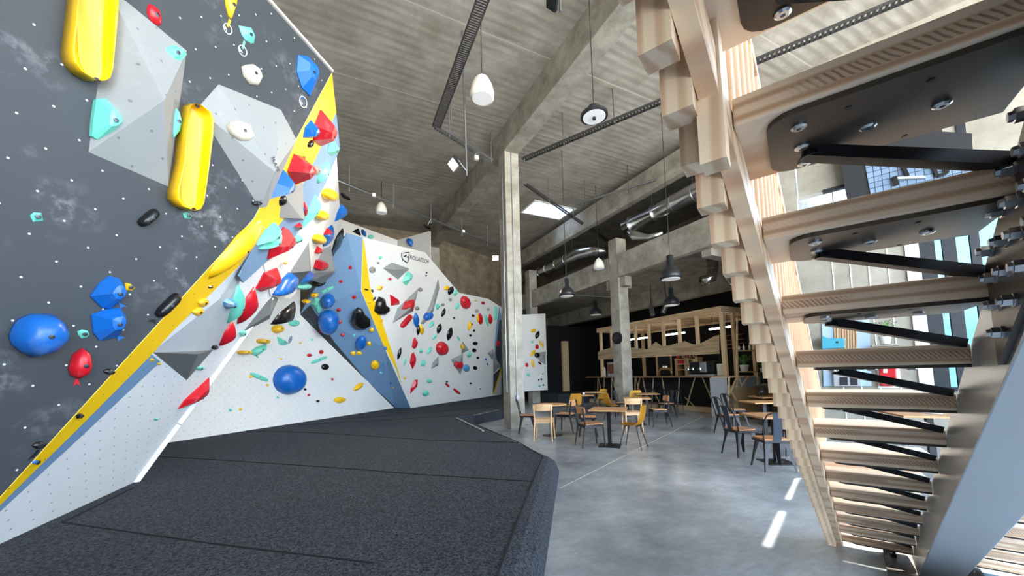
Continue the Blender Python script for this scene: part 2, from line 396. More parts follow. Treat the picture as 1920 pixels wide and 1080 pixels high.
# beam along the hall with its two columns
c1 = at_z(957, 805, 0); XB0, XB1 = 4.564, 5.05; ZB = 7.95
bm = bm_new(); slab(bm, XB0, XB1, -8, 19.0, ZB, CEIL)
struct('concrete_beam', bm, 'concrete', 'long concrete ceiling beam carried by the tall column, running above the hall', cat='beam', bevel=.01)
col = root('concrete_column', (4.81, 9.62, 0), 'tall square concrete column standing at the corner of the black mats', 'column', kind='structure')
bm = bm_new(); slab(bm, 4.58, 5.03, 9.397, 9.85, 0, ZB); mk('shaft', bm, 'concrete', col, bevel=.012)
bm = bm_new()
tube(bm, [(4.78, 9.375, 0.9), (4.78, 9.375, ZB)], .012, 6); box(bm, (4.79, 9.37, .85), (.09, .05, .12))
tube(bm, [(4.56, 9.55, 1.0), (4.56, 9.55, ZB - .3)], .02, 6)
mk('conduit', bm, 'galvanised', col)
bm = bm_new(); slab(bm, 4.62, 5.12, 18.3, 18.9, 0, ZB)
struct('concrete_column', bm, 'concrete', 'concrete wall column under the far end of the ceiling beam', cat='column')

# second beam, its columns, and the low ceiling under the upper storey
X2 = 9.609; Z2 = 4.95; Z2T = 5.8
bm = bm_new(); slab(bm, X2, X2 + .24, 5.0, 10.45, Z2, Z2T)
struct('concrete_beam', bm, 'concrete', 'low concrete beam above the bar, between the square column and the stair', cat='beam', bevel=.01)
bm = bm_new(); slab(bm, X2, X2 + .24, 10.95, 20, Z2, Z2T)
struct('concrete_beam', bm, 'concrete', 'low concrete beam running back from the square column towards the dark corner', cat='beam', bevel=.01)
c2 = root('concrete_column', (9.87, 10.7, 0), 'square concrete column with brackets and a black speaker, standing in front of the bar', 'column', kind='structure')
bm = bm_new(); slab(bm, 9.62, 10.08, 10.47, 10.93, 0, 6.45); mk('shaft', bm, 'concrete', c2, bevel=.01)
bm = bm_new(); slab(bm, 9.70, 10.0, 10.2, 10.47, 4.6, Z2); slab(bm, 9.70, 10.0, 10.93, 11.2, 4.6, Z2); slab(bm, 10.08, 10.35, 10.55, 10.85, 4.6, Z2)
mk('bracket', bm, 'pale_concrete', c2)
bm = bm_new(); slab(bm, 9.5, 9.95, 16.9, 17.35, 0, 6.9)
struct('concrete_column', bm, 'concrete', 'far concrete column beside the white panel at the dark corner', cat='column')
bm = bm_new(); prism(bm, [V(X2 + .24, 5.4, 5.25), V(10.3, 5.4, 5.25), V(15.6, 7.6, 5.25), V(15.6, 27, 5.25), V(X2 + .24, 27, 5.25)], (0, 0, Z2T - 5.25))
struct('ceiling', bm, 'concrete', 'dark low concrete ceiling above the bar', cat='ceiling')
bm = bm_new(); slab(bm, X2 + .24, 13.8, 6.9, 7.2, 4.75, 5.25)
struct('concrete_beam', bm, 'concrete', 'cross beam under the low ceiling near the stair', cat='beam')
bm = bm_new(); slab(bm, 13.6, 14.0, 7.2, 26, 4.5, 5.25)
struct('concrete_beam', bm, 'concrete', 'dim concrete beam under the low ceiling behind the bar', cat='beam')
bm = bm_new(); slab(bm, X2 + .24, X2 + .5, 5.6, 22, 7.6, 8.4)
struct('concrete_beam', bm, 'concrete', 'upper concrete beam behind the big silver duct', cat='beam')

# walls
bm = bm_new(); slab(bm, -8.3, -8, -9, 30, 0, CEIL)
struct('wall_left', bm, 'concrete', 'plain concrete hall wall behind the climbing walls', cat='wall')
bm = bm_new(); slab(bm, -8, 4.62, 18.6, 18.9, 0, CEIL)
struct('wall_back', bm, 'block_wall', 'brown rough wall above the climbing panels, far end of the hall', cat='wall')
A = Vector((math.sin(math.radians(63.3)), math.cos(math.radians(63.3)), 0)); AN = Vector((A.y, -A.x, 0))
bm = bm_new(); p0 = Vector((5.0, 18.9, 0)); p1 = p0 + A * 15
prism(bm, [p0, p1, p1 + V(0, 0, CEIL), p0 + V(0, 0, CEIL)], -AN * .3)
struct('wall_far', bm, 'block_wall', 'brown concrete block wall behind the long white climbing wall', cat='wall')
bm = bm_new(); slab(bm, 15.6, 15.9, 4.6, 30, 0, 5.25)
struct('wall_bar', bm, 'dark_wall', 'matt black wall behind the bar', cat='wall')
bm = bm_new(); slab(bm, 15.6, 15.9, 4.6, 30, 5.25, CEIL)
struct('wall_upper', bm, 'pale_concrete', 'pale concrete wall of the upper storey', cat='wall')
bm = bm_new()
q = [at_z(1030, 730, 0), at_z(1050, 731, 0)]
slab(bm, 10.6, 15.6, 18.2, 18.4, 0, 4.2)
struct('wall_dark', bm, 'dark_wall', 'tall black partition at the end of the bar', cat='wall')
bm = bm_new(); pp = on_y(1058, 640, 18.15); slab(bm, pp.x - .2, pp.x + .2, 18.05, 18.2, 0, pp.z)
struct('trim_2', bm, 'bar_wood', 'bare wooden plank post on the black partition', cat='wooden post')

# facade on the sunny side: concrete panels with tall dark-framed windows
def fac(w, z, off=0.0): return st(TF + off, w, z)
def fpan(bm, w0, w1, z0, z1, th=.25):
    prism(bm, [fac(w0, z0), fac(w1, z0), fac(w1, z1), fac(w0, z1)], UU * th)
bm = bm_new()
SLA, SLB = -.505, -.465                       # narrow slot between panels, added to throw the thin sun line on the floor
fpan(bm, -.9, SLA, 0, CEIL); fpan(bm, SLB, 1.20, 0, 4.55); fpan(bm, SLB, -.015, 5.6, 6.6); fpan(bm, -.015, 1.20, 5.6, 7.3); fpan(bm, SLB, -.015, 7.3, CEIL)
fpan(bm, -.015, 9, 8.35, CEIL); fpan(bm, SLA, SLB, 6.8, 7.05); fpan(bm, SLA, SLB, 8.45, CEIL); fpan(bm, SLA, SLB, 0, 4.0); fpan(bm, SLB, -.015, 6.6, 7.3)
fpan(bm, 1.20, 9, 0, .98); fpan(bm, 1.40, 3.3, 4.6, 8.35)
struct('wall_facade', bm, 'pale_concrete', 'pale concrete panel wall on the sunny side, seen between the stair treads', cat='wall')
bm = bm_new()
for w in (.02, .32, .62, .92): prism(bm, [fac(w, 0, -.012), fac(w + .02, 0, -.012), fac(w + .02, 4.5, -.012), fac(w, 4.5, -.012)], UU * .012)
struct('trim_3', bm, 'white_paint', 'thin upright joints between the pale concrete wall panels', cat='panel joints')
bm = bm_new(); prism(bm, [fac(1.20, .98, -.04), fac(1.40, .98, -.04), fac(1.40, 4.6, -.04), fac(1.20, 4.6, -.04)], UU * .3)
struct('trim_4', bm, 'white_paint', 'white painted pier beside the dark window mullions', cat='pier')
wi = root('window_2', fac(3.5, .98), 'tall window with wide dark mullions and bright daylight outside', 'window', kind='structure')
def fbar(bm, w0, w1, z0, z1, off=-.03, th=.12): prism(bm, [fac(w0, z0, off), fac(w1, z0, off), fac(w1, z1, off), fac(w0, z1, off)], UU * th)
bm = bm_new()
for a_, b2 in ((1.40, 1.62), (1.72, 1.90), (2.08, 2.2), (3.3, 3.42), (4.5, 4.62), (5.7, 5.82), (6.9, 7.02), (8.1, 8.22)): fbar(bm, a_, b2, .98, 8.35)
fbar(bm, 1.40, 9, .95, 1.03); fbar(bm, 1.40, 9, 4.4, 4.6); fbar(bm, 1.40, 9, 8.25, 8.35)
mk('window_frame', bm, 'window_frame', wi)
bm = bm_new(); prism(bm, [fac(1.4, 1.0, .03), fac(3.3, 1.0, .03), fac(3.3, 4.5, .03), fac(1.4, 4.5, .03)], UU * .01); mk('pane', bm, 'glass_blue', wi)
bm = bm_new(); prism(bm, [fac(3.36, 1.0, .03), fac(9, 1.0, .03), fac(9, 8.3, .03), fac(3.36, 8.3, .03)], UU * .01); mk('pane', bm, 'glass', wi)
wi = root('window_3', fac(.6, 7.3), 'clerestory window strip under the ceiling on the sunny side', 'window', kind='structure')
bm = bm_new(); fbar(bm, -.015, 1.40, 7.3, 7.36); fbar(bm, -.015, 1.40, 8.29, 8.35); fbar(bm, 1.2, 1.4, 7.3, 8.35); fbar(bm, 1.20, 1.40, 4.6, 7.3)
mk('window_frame', bm, 'window_frame', wi)
wi = root('window_4', fac(.35, 4.55), 'low clerestory window strip above the pale concrete panels', 'window', kind='structure')
bm = bm_new(); fbar(bm, -.5, 1.2, 4.52, 4.58); fbar(bm, -.015, 1.2, 5.55, 5.62); mk('window_frame', bm, 'window_frame', wi)
# wall between the facade corner and the bar, closing the room, and the glazed end behind the photographer
bm = bm_new(); q0 = fac(-.9, 0); q9 = q0 + UU * ((15.6 - q0.x) / UU.x); prism(bm, [q0, q9, q9 + V(0, 0, CEIL), q0 + V(0, 0, CEIL)], -NV * .2)
struct('wall_corner', bm, 'pale_concrete', 'pale concrete wall turning from the facade towards the bar', cat='wall')
wi = root('window_5', (2, -8.4, .4), 'wide glazed end of the hall with slim dark mullions', 'window', kind='structure')
bm = bm_new()
for x in [-3.6 + 2.2 * i for i in range(9)]: slab(bm, x - .06, x + .06, -8.46, -8.34, 0, CEIL)
for z in (.2, 3.2, 6.0): slab(bm, -3.6, 14.2, -8.45, -8.35, z - .06, z + .06)
mk('window_frame', bm, 'window_frame', wi)
bm = bm_new(); slab(bm, -8.3, 14.5, -8.5, -8.3, 0, .2); slab(bm, -8.3, 14.5, -8.5, -8.3, 8.3, CEIL); slab(bm, -8.3, -3.6, -8.5, -8.3, .2, 8.3)
struct('wall_front', bm, 'concrete', 'concrete end wall, plinth and lintel around the glazed end', cat='wall')

# dark-framed upper window with a tiled room behind it, on the facade above the panels
wi = root('window_6', fac(.55, 5.6), 'dark blue framed upper window with tiles and black furniture, seen between the top treads', 'window', kind='structure')
fp = Vector(fac(0, 0, -.25)); UQ = lambda x, y: on(x, y, fp, UU)
bm = bm_new(); prism(bm, [UQ(1571, 285), UQ(1600, 250), UQ(1712, 243), UQ(1822, 250), UQ(1830, 375), UQ(1590, 380)], UU * .06); mk('surround', bm, 'dark_panel', wi)
m_, n_, l_, b_ = base('tile_blue', '5f7894', 0.25)
br = n_.new('ShaderNodeTexBrick'); br.offset = 0.0
br.inputs['Scale'].default_value = 1; br.inputs['Brick Width'].default_value = .12; br.inputs['Row Height'].default_value = .12; br.inputs['Mortar Size'].default_value = .006
br.inputs['Color1'].default_value = hexc('7d97b4'); br.inputs['Color2'].default_value = hexc('6d87a4'); br.inputs['Mortar'].default_value = hexc('2b3746')
t_ = n_.new('ShaderNodeTexCoord'); l_.new(t_.outputs['UV'], br.inputs['Vector']); l_.new(br.outputs['Color'], b_.inputs['Base Color'])
bm = bm_new(); prism(bm, [UQ(1618, 290), UQ(1780, 288), UQ(1826, 292), UQ(1826, 370), UQ(1634, 372)], -UU * .02); mk('tiled_wall', bm, 'tile_blue', wi, uv=(NV, V(0, 0, 1), fp))
bm = bm_new()
for seg in (((1692, 311), (1701, 332), .06), ((1749, 313), (1756, 332), .05), ((1770, 303), (1822, 300), .07), ((1772, 303), (1775, 326), .06), ((1775, 326), (1757, 332), .05), ((1790, 296), (1795, 305), .05), ((1676, 333), (1680, 349), .08), ((1823, 288), (1827, 318), .06), ((1800, 312), (1815, 316), .05)):
    a_, b2 = UQ(*seg[0]), UQ(*seg[1]); bar(bm, a_ - UU * .05, b2 - UU * .05, seg[2], .05, UU)
mk('furniture', bm, 'black_metal', wi)
bm = bm_new(); a_, b2 = UQ(1681, 336), UQ(1735, 334); bar(bm, a_ - UU * .05, b2 - UU * .05, .05, .05, UU); mk('rail', bm, 'grey_paint', wi)

# ------------------------------------------------------------------ things standing against the facade
def onf(x, y, off=-.05): return on(x, y, Vector(fac(0, 0, off)), UU)
def quad(bm, pts, th=.04, off=-.05): prism(bm, [onf(x, y, off) for x, y in pts], UU * th)
o = root('fire_hose_cabinet', onf(1662, 735), 'red fire hose cabinet with white label on the pale concrete wall', 'fire cabinet')
bm = bm_new(); quad(bm, [(1648, 684), (1680, 684), (1682, 724), (1650, 724)], .12, -.12); mk('cabinet_box', bm, 'cabinet_red', o, bevel=.02)
bm = bm_new(); quad(bm, [(1644, 680), (1684, 680), (1686, 728), (1646, 728)], .02, -.02); mk('surround', bm, 'white_paint', o)
bm = bm_new(); quad(bm, [(1656, 692), (1664, 692), (1664, 699), (1656, 699)], .01, -.135); mk('label_plate', bm, 'white_paint', o)
o = root('slatted_screen', onf(1585, 690), 'pale wooden slat screen behind the teal wall cabinet', 'screen')
bm = bm_new()
for k in range(9):
    x = 1564 + k * 5; quad(bm, [(x, 603), (x + 2.6, 603), (x + 3.4, 690), (x + .8, 690)], .04, -.06)
mk('slats', bm, 'oak_wood', o)
bm = bm_new(); quad(bm, [(1562, 602), (1606, 602), (1609, 690), (1564, 690)], .015, -.02); mk('backing', bm, 'ply_edge', o)
o = mk('wall_board', (lambda b: (quad(b, [(1604, 598), (1630, 596), (1634, 724), (1607, 724)], .02, -.03), b)[1])(bm_new()), 'blue_paint')
tag(o, 'pale blue painted board between slat screen and fire cabinet', 'wall panel')
o = mk('wall_board', (lambda b: (quad(b, [(1541, 606), (1562, 604), (1566, 724), (1544, 724)], .02, -.03), b)[1])(bm_new()), 'blue_paint')
tag(o, 'pale blue painted board behind the teal wall cabinet', 'wall panel')
o = root('glazed_cupboard', onf(1575, 724), 'dark glazed cupboard with pale frame below the slat screen', 'cupboard')
bm = bm_new(); quad(bm, [(1562, 690), (1612, 690), (1614, 724), (1564, 724)], .1, -.12); mk('body', bm, 'grey_paint', o)
for k, (xa, xb) in enumerate(((1574, 1588), (1594, 1606))):
    bm = bm_new(); quad(bm, [(xa, 692), (xb, 692), (xb + 1, 704), (xa + .5, 704)], .012, -.135); quad(bm, [(xa + .5, 707), (xb + 1, 707), (xb + 2, 722), (xa + 1, 722)], .012, -.135); mk('door', bm, 'dark_panel', o)
o = root('wall_cabinet', onf(1562, 654), 'teal wall cabinet hung in front of the slat screen, seen between two treads', 'wall cabinet')
bm = bm_new(); prism(bm, [onf(x, y, -.34) for x, y in ((1541, 629), (1552, 634), (1584, 634), (1584, 652), (1541, 654))], UU * .24); mk('body', bm, 'teal', o, bevel=.01)
bm = bm_new(); quad(bm, [(1568, 640), (1572, 640), (1572, 643), (1568, 643)], .02, -.362); mk('knob', bm, 'dark_panel', o)
def plant(name, base_p, h, spread, pot, label, n=26, r=.03, mat='leaf'):
    o = root(name, base_p, label, 'plant'); base_p = Vector(base_p)
    bm = bm_new(); lathe(bm, [(pot * .7, 0), (pot, pot * 1.5), (pot * .9, pot * 1.5), (pot * .85, pot * 1.35)], base_p, 16); mk('pot', bm, 'pot_white', o, smooth=False)
    bm = bm_new(); rnd = random.Random(n + int(h * 100))
    for i in range(n):
        a_ = rnd.random() * 2 * PI; e = rnd.random()
        tip = base_p + V(math.cos(a_) * spread * e, math.sin(a_) * spread * e, pot * 1.4 + h * (1 - .5 * e * rnd.random()))
        st0 = base_p + V(0, 0, pot * 1.35); tube(bm, [st0, (st0 + tip) / 2 + V(0, 0, h * .12), tip], [.004, .004, .002], 4)
        d = (tip - st0).normalized(); s = d.cross(V(0, 0, 1)); s = s.normalized() if s.length > .01 else V(1, 0, 0)
        for f_ in (.45, .7, 1.0):
            c = st0.lerp(tip, f_); sd = s.lerp(V(rnd.uniform(-1, 1), rnd.uniform(-1, 1), .3), .6).normalized(); L = r * rnd.uniform(1.2, 2)
            up = V(0, 0, .25 * L)
            vs = [bm.verts.new(x) for x in (c, c + sd * L * .5 + d * L * .35 + up, c + sd * L * 1.2 + d * L * .2, c + sd * L * .5 - d * L * .35 + up)]
            bm.faces.new(vs)
    mk('foliage', bm, mat, o)
    return o
pb = onf(1660, 645, -.5)
o = mk('wall_shelf', (lambda b: (prism(b, [pb + NV * .2 + V(0, 0, -.002), pb - NV * .2 + V(0, 0, -.002), pb - NV * .2 + UU * .45 + V(0, 0, -.002), pb + NV * .2 + UU * .45 + V(0, 0, -.002)], (0, 0, -.04)), b)[1])(bm_new()), 'pale_concrete'); tag(o, 'short pale shelf under the potted plant on the concrete wall', 'wall shelf')
plant('potted_plant', pb, .3, .2, .1, 'green bushy plant on the pale wall shelf, seen between two stair treads')
# sunlit table and a black chair beyond the stair are placed with the furniture

# ================================================================== crash mats
MZ = 0.28
def mz(x, y): return at_z(x, y, MZ)
P0 = mz(-139, 1084); PB = mz(250, 905); PC = mz(302, 832); PD = mz(740, 765); PE = mz(770, 765); PF = mz(940, 740)
s1, s2, s3, s4 = mz(935, 1080), mz(985, 940), mz(1018, 856), mz(974, 830)
s5 = mz(874, 788); dback = (s1 - s3).normalized(); s0 = s1 + dback * 4.2
mat = root('crash_mat', (0, 3, 0), 'big charcoal carpeted crash mat with sloping edge, below the climbing walls', 'crash mat')
top = [s0, s3, s5, mz(852, 781), mz(890, 779), mz(942, 770), mz(962, 758), PF + V(1.2, -.6, 0), PF, PE, PD, PC, PB, P0, P0 + (P0 - PB).normalized() * 4 + V(-.3, 0, 0), V(-3.2, -2.6, MZ)]
bm = bm_new(); prism(bm, [Vector((p.x, p.y, MZ)) for p in top], (0, 0, -MZ + .002)); mk('top_pad', bm, 'mat_carpet', mat)
o1 = at_z(1020, 1080, 0); o3 = at_z(1048, 915, 0); nrm_ = Vector(((s3 - s1).y, -(s3 - s1).x, 0)).normalized()
off = (o1 - s1).dot(nrm_)
E0, E3 = s0 + nrm_ * off, s3 + nrm_ * off + (s3 - s1).normalized() * .12
bm = bm_new()
def slope(bm, a, b2, oa, ob):
    vs = []
    for s_, o_ in ((a, oa), (b2, ob)):
        prof = [s_, s_.lerp(o_, .35) + V(0, 0, -s_.lerp(o_, .35).z + MZ - .015), s_.lerp(o_, .75) + V(0, 0, -s_.lerp(o_, .75).z + MZ * .72), V(o_.x, o_.y, .05), V(o_.x, o_.y, 0), V(s_.x, s_.y, 0)]
        vs.append([bm.verts.new(p) for p in prof])
    k = len(vs[0])
    for i in range(k): bm.faces.new((vs[0][i], vs[0][(i + 1) % k], vs[1][(i + 1) % k], vs[1][i]))
    bm.faces.new(vs[0][::-1]); bm.faces.new(vs[1])
nb = Vector(((s5 - s3).y, -(s5 - s3).x, 0)).normalized()
if nb.dot(s3 - V(0, 3, 0)) < 0: nb = -nb
F3_, F5_ = s3 + nb * .2, s5 + nb * .2
slope(bm, s0, s3, E0, E3); slope(bm, s3, s5, E3, F5_)
mk('sloping_edge', bm, 'mat_carpet', mat, smooth=False)
bm = bm_new()
def seam(bm, pts, r=.008): tube(bm, [Vector((p.x, p.y, MZ + .001)) for p in pts], r, 6)
seam(bm, [s0, s2, s3, s4, s5])
seam(bm, [mz(118, 980), mz(400, 1020), mz(700, 1056)]); seam(bm, [mz(291, 856), mz(400, 862), mz(640, 878), mz(800, 891), mz(999, 903)])
seam(bm, [mz(420, 806), mz(600, 812), mz(800, 825), mz(972, 830)]); seam(bm, [mz(118, 980), mz(250, 915)], .012)
mk('seams', bm, 'seam_cloth', mat)
bm = bm_new(); seam(bm, [mz(560, 797), mz(760, 785), mz(905, 776)]); seam(bm, [mz(640, 786), mz(800, 774), mz(930, 762)]); mk('seams', bm, 'seam_cloth', mat)
for (qa, qb, lab) in (((855, 784), (906, 809), 'shiny metal strip lying across the mat gap, on the front mat edge'), ((889, 779.5), (934, 769.5), 'shiny metal strip on the far mat beside the concrete column')):
    a_, b2 = mz(*qa), mz(*qb); bm = bm_new(); bar(bm, a_ + V(0, 0, .012), b2 + V(0, 0, .012), .05, .02)
    tag(mk('metal_strip', bm, 'zinc'), lab, 'metal strip', 'metal edge strips on the mats')
mat3 = root('crash_mat', (12, 16, 0), 'black crash mat under the small far white climbing panel', 'crash mat')
bm = bm_new(); slab(bm, 10.3, 15.0, 15.8, 18.0, 0, .45); mk('top_pad', bm, 'mat_carpet', mat3)

# ================================================================== climbing walls
def unit(v): return v.normalized()
def npl(a, b2, c):
    n_ = (b2 - a).cross(c - a).normalized(); return n_ if n_.dot(EYE - a) > 0 else -n_
hd = ray(1150, 693.0); hd.z = 0; hd.normalize()
cdir = (CR * .137 + CU).normalized()
n1 = hd.cross(cdir).normalized(); n1 = n1 if n1.dot(EYE - P0) > 0 else -n1
V1 = on(475, 410, P0, n1); V2 = on(622, 136, P0, n1); VT = on(500, 0, P0, n1)
n2 = npl(P0, PB, V1)
W_ = at_z(640, 440, V2.z); n2u = npl(V1, V2, W_)
K2 = at_z(680, 445, 5.52); n5 = npl(PE, PF, K2)
n3 = Vector(((PD - PC).y, -(PD - PC).x, 0)).normalized(); n3 = n3 if n3.dot(EYE - PC) > 0 else -n3
K1 = at_z(650, 437, 5.52); K3 = on(677, 545, PE, n5); K4 = on(720, 650, PE, n5); AP = on(563, 589, PC, n3)
n4 = npl(PD, AP, K1)
PF7 = Vector((0, 16.6, 0)); n7 = V(0, -1, 0)
FAC = {'F1': (P0, n1), 'F2': (PB, n2), 'FU': (V1, n2u), 'F3': (PC, n3), 'F4': (PD, n4), 'F5': (PE, n5), 'F7': (PF7, n7)}
def basis(n_):
    h = V(0, 0, 1).cross(n_).normalized(); return h, n_.cross(h).normalized()
def fp_(F, x, y, off=0.0):
    p, n_ = FAC[F]; return on(x, y, p, n_) + n_ * off
def panel(name, pts, n_, matn, parent, th=.06, off=0.0):
    bm = bm_new(); pts = [Vector(p) + n_ * off for p in pts]; prism(bm, pts, -n_ * th)
    h, c = basis(n_); return mk(name, bm, matn, parent, uv=(h, c, pts[0]))
def ppx(name, F, px, matn, parent, off=.004, th=.02):
    return panel(name, [fp_(F, x, y) for x, y in px], FAC[F][1], matn, parent, th, off)

cw1 = root('climbing_wall', (-2.2, 4.2, 0), 'tall dark grey overhanging climbing wall with yellow troughs and grey pyramids', 'climbing wall')
E1 = on(508, 556, PC, n3); E1b = on(575, 470, V1, n2u)
far = P0 + (V2 - VT).normalized() * -5.5
zt = V2.z; d1 = (V2 - VT).normalized()
T_far = V2 - d1 * 8.5
c_up = (T_far - (P0 - d1 * 0)).normalized()
B_far = P0 - d1 * 6.0
panel('face_panel', [P0, V1, V2, T_far, B_far], n1, 'wall_black', cw1, .08)
bm = bm_new(); bar(bm, V2 - n1 * .03 + V(0, 0, .012), T_far - n1 * .03 + V(0, 0, .012), .11, .03); mk('top_edge', bm, 'ply_edge', cw1)
cw2 = root('climbing_wall', (-1.8, 6, 0), 'slanted climbing wall with yellow stripe, blue band and white base, beside the dark overhang', 'climbing wall')
E1p = on(508, 556, PB, n2); E1u = on(508, 556, V1, n2u)
panel('face_panel', [P0, PB, E1p, V1], n2, 'wall_white_chalk', cw2, .05)
bm = bm_new(); n2m = npl(PB, PC, E1p); prism(bm, [PB, PC, E1p], -n2m * .05); h, c = basis(n2m); mk('lower_panel', bm, 'wall_white_chalk', cw2, uv=(h, c, PB))
W2 = on(640, 440, V1, n2u); W3 = on(600, 500, V1, n2u)
bm = bm_new(); nr = (E1p - PC).cross(E1 - PC).normalized(); prism(bm, [PC, E1p, E1], nr * .03); mk('return_panel', bm, 'wall_white', cw2, uv=(V(0, 1, 0), V(0, 0, 1), PC))
panel('upper_panel', [V1, E1u, on(545, 560, V1, n2u), W3, W2, V2], n2u, 'wall_white', cw2, .05)
# painted bands
ppx('yellow_stripe', 'F2', [(-139, 1084), (478, 408), (497, 430), (450, 496), (320, 624), (284, 664), (155, 794), (0, 946)], 'wall_yellow', cw2)
ppx('yellow_stripe', 'FU', [(478, 406), (622, 137), (630, 210), (590, 300), (540, 400), (520, 425), (497, 428)], 'wall_yellow', cw2)
ppx('blue_stripe', 'F2', [(-139, 1084), (0, 946), (155, 794), (284, 664), (300, 678), (155, 815), (0, 958)], 'wall_blue', cw2)
ppx('blue_stripe', 'FU', [(497, 430), (520, 425), (540, 400), (590, 300), (630, 210), (637, 278), (610, 345), (570, 415), (548, 455), (500, 490), (456, 530), (448, 518)], 'wall_blue', cw2)

cw3 = root('climbing_wall', (0, 13, 0), 'low white climbing wall with the big blue ball hold, in the corner recess', 'climbing wall')
n3p = n3; panel('face_panel', [PC, PD, AP, on(563, 500, PC, n3), E1 + V(0, 0, .4), E1 - (PD - PC).normalized() * 0.0], n3, 'wall_white', cw3, .05)
cw4 = root('climbing_wall', (1, 13, 0), 'blue climbing wall with black edge stripe between two white walls', 'climbing wall')
bm = bm_new()
def tri4(pts): 
    n_ = npl(*pts); prism(bm, pts, -n_ * .05)
tri4([PD, AP, K4]); tri4([PD, K4, PE]); tri4([AP, K1, K3]); tri4([K1, K2, K3]); tri4([AP, K3, K4])
tri4([AP, on(600, 500, PC, n3), K1])
h, c = basis(n4); mk('face_panel', bm, 'wall_blue', cw4, uv=(h, c, PD))
def F4p(x, y): 
    return on(x, y, PD, npl(PD, AP, K4)) + npl(PD, AP, K4) * .006
FAC['F4'] = (PD, npl(PD, AP, K4))
FAC['F4u'] = (AP, npl(AP, K1, K3))
ppx('black_stripe', 'F4', [(563, 590), (582, 572), (626, 640), (690, 716), (744, 765), (740, 765), (650, 680)], 'wall_black', cw4, .012)
cw5 = root('climbing_wall', (6, 17, 0), 'long white climbing wall covered in small holds, running back to the concrete column', 'climbing wall')
panel('face_panel', [PE, PF, fp_('F5', 940, 576), fp_('F5', 915, 560), fp_('F5', 865, 550), fp_('F5', 860, 548), fp_('F5', 797, 473), fp_('F5', 680, 445), K3, K4], n5, 'wall_white', cw5, .06)
ppx('yellow_stripe', 'F5', [(680, 446), (683, 455), (694, 540), (712, 590), (745, 690), (754, 724), (742, 690), (720, 650), (678, 546)], 'wall_yellow', cw5)
ppx('blue_stripe', 'F5', [(936, 574), (941, 600), (941, 690), (926, 690), (928, 640), (932, 600)], 'wall_blue', cw5)
ppx('black_stripe', 'F5', [(936, 600), (940, 600), (940, 690), (932, 680), (929, 660)], 'wall_black', cw5, .008)
ppx('black_stripe', 'F5', [(925, 702), (941, 688), (941, 694), (924, 738)], 'wall_black', cw5, .008)
ppx('yellow_stripe', 'F5', [(939, 690), (941, 690), (927, 739), (924, 740)], 'wall_yellow', cw5, .010)
cw6 = root('climbing_wall', (0, 18, 0), 'pale upper climbing panels rising behind the blue and white walls', 'climbing wall')
ya = 17.6
q1, q2 = on_y(630, 408, ya), on_y(745, 450, ya); q3 = at_z(806, 433, q2.z)
panel('face_panel', [q1, q2, V(q2.x, q2.y, 3), V(q1.x, q1.y, 3)], V(0, -1, 0), 'wall_white', cw6, .06)
n6 = npl(q2, q3, V(q2.x, q2.y, 3)); panel('side_panel', [q2, q3, V(q3.x, q3.y, 3), V(q2.x, q2.y, 3)], n6, 'wall_white', cw6, .06)
FAC['F6'] = (q2, V(0, -1, 0)); FAC['F6b'] = (q2, n6)
cw7 = root('climbing_wall', (10, 16.7, .4), 'small white freestanding climbing panel in the dark far corner', 'climbing wall')
panel('face_panel', [fp_('F7', 980, 590), fp_('F7', 1022.5, 588), fp_('F7', 1027, 731), fp_('F7', 980, 734)], n7, 'wall_white', cw7, .12)

# grey pyramids bolted on the walls
def volume(F, px, apex, h, label, matn='volume_grey', parts=None):
    p, n_ = FAC[F]; base_ = [fp_(F, x, y) for x, y in px]
    ax = EYE + (ray(*apex) * ((p + n_ * h - EYE).dot(n_) / ray(*apex).dot(n_)))
    bm = bm_new(); vs = [bm.verts.new(q) for q in base_]; a_ = bm.verts.new(ax)
    bm.faces.new(vs[::-1])
    for i in range(len(vs)): bm.faces.new((vs[i], vs[(i + 1) % len(vs)], a_))
    hh, cc = basis(n_)
    o = mk('wall_volume', bm, matn, uv=(hh, cc, base_[0])); return tag(o, label, 'climbing volume', 'grey climbing volumes')
volume('F1', [(207, -12), (236, 2), (350, 95), (316, 350), (166, 285)], (308, 188), .30, 'largest grey pyramid volume high on the dark overhang, between two yellow troughs')
volume('F1', [(410, 158), (527, 206), (556, 262), (500, 388), (487, 390), (370, 203)], (515, 322), .22, 'grey pyramid volume with beige knob, beside the yellow stripe on the dark overhang')
volume('F2', [(285, 660), (440, 508), (452, 500), (446, 560), (428, 628), (400, 656), (350, 713)], (412, 560), .05, 'pale chalky grey volume on the slanted wall below the yellow sloper', 'volume_pale')
volume('F2', [(287, 661), (399, 656), (350, 713)], (372, 664), .13, 'triangular underside of the pale volume, shade painted dark grey, above the lowest red hold', 'volume_dark')  # pale volume's underside; its shade is put into the darker grey
volume('FU', [(522, 408), (528, 362), (568, 338), (571, 412)], (566, 410), .12, 'grey four-sided volume on the blue band of the slanted wall')
volume('FU', [(543, 512), (579, 454), (583, 506), (556, 540)], (580, 508), .2, 'dark grey pointed volume just above the pair of blue holds', 'volume_dark')
volume('F2', [(458, 619), (511, 553), (522, 560), (505, 598), (462, 620)], (505, 590), .18, 'dark grey wedge volume beside the big black hold', 'volume_dark')
volume('FU', [(583, 512), (606, 467), (620, 461), (630, 511), (606, 532), (584, 526)], (628, 508), .3, 'grey pyramid volume at the end of the slanted wall, carrying one red hold')
volume('F5', [(718, 503), (735, 492), (768, 504), (746, 524)], (745, 506), .15, 'grey four-sided volume under the logo on the long white wall')
volume('F5', [(785, 540), (774, 584), (736, 606), (745, 578)], (770, 578), .2, 'grey arrow-shaped volume behind a red hold on the long white wall')
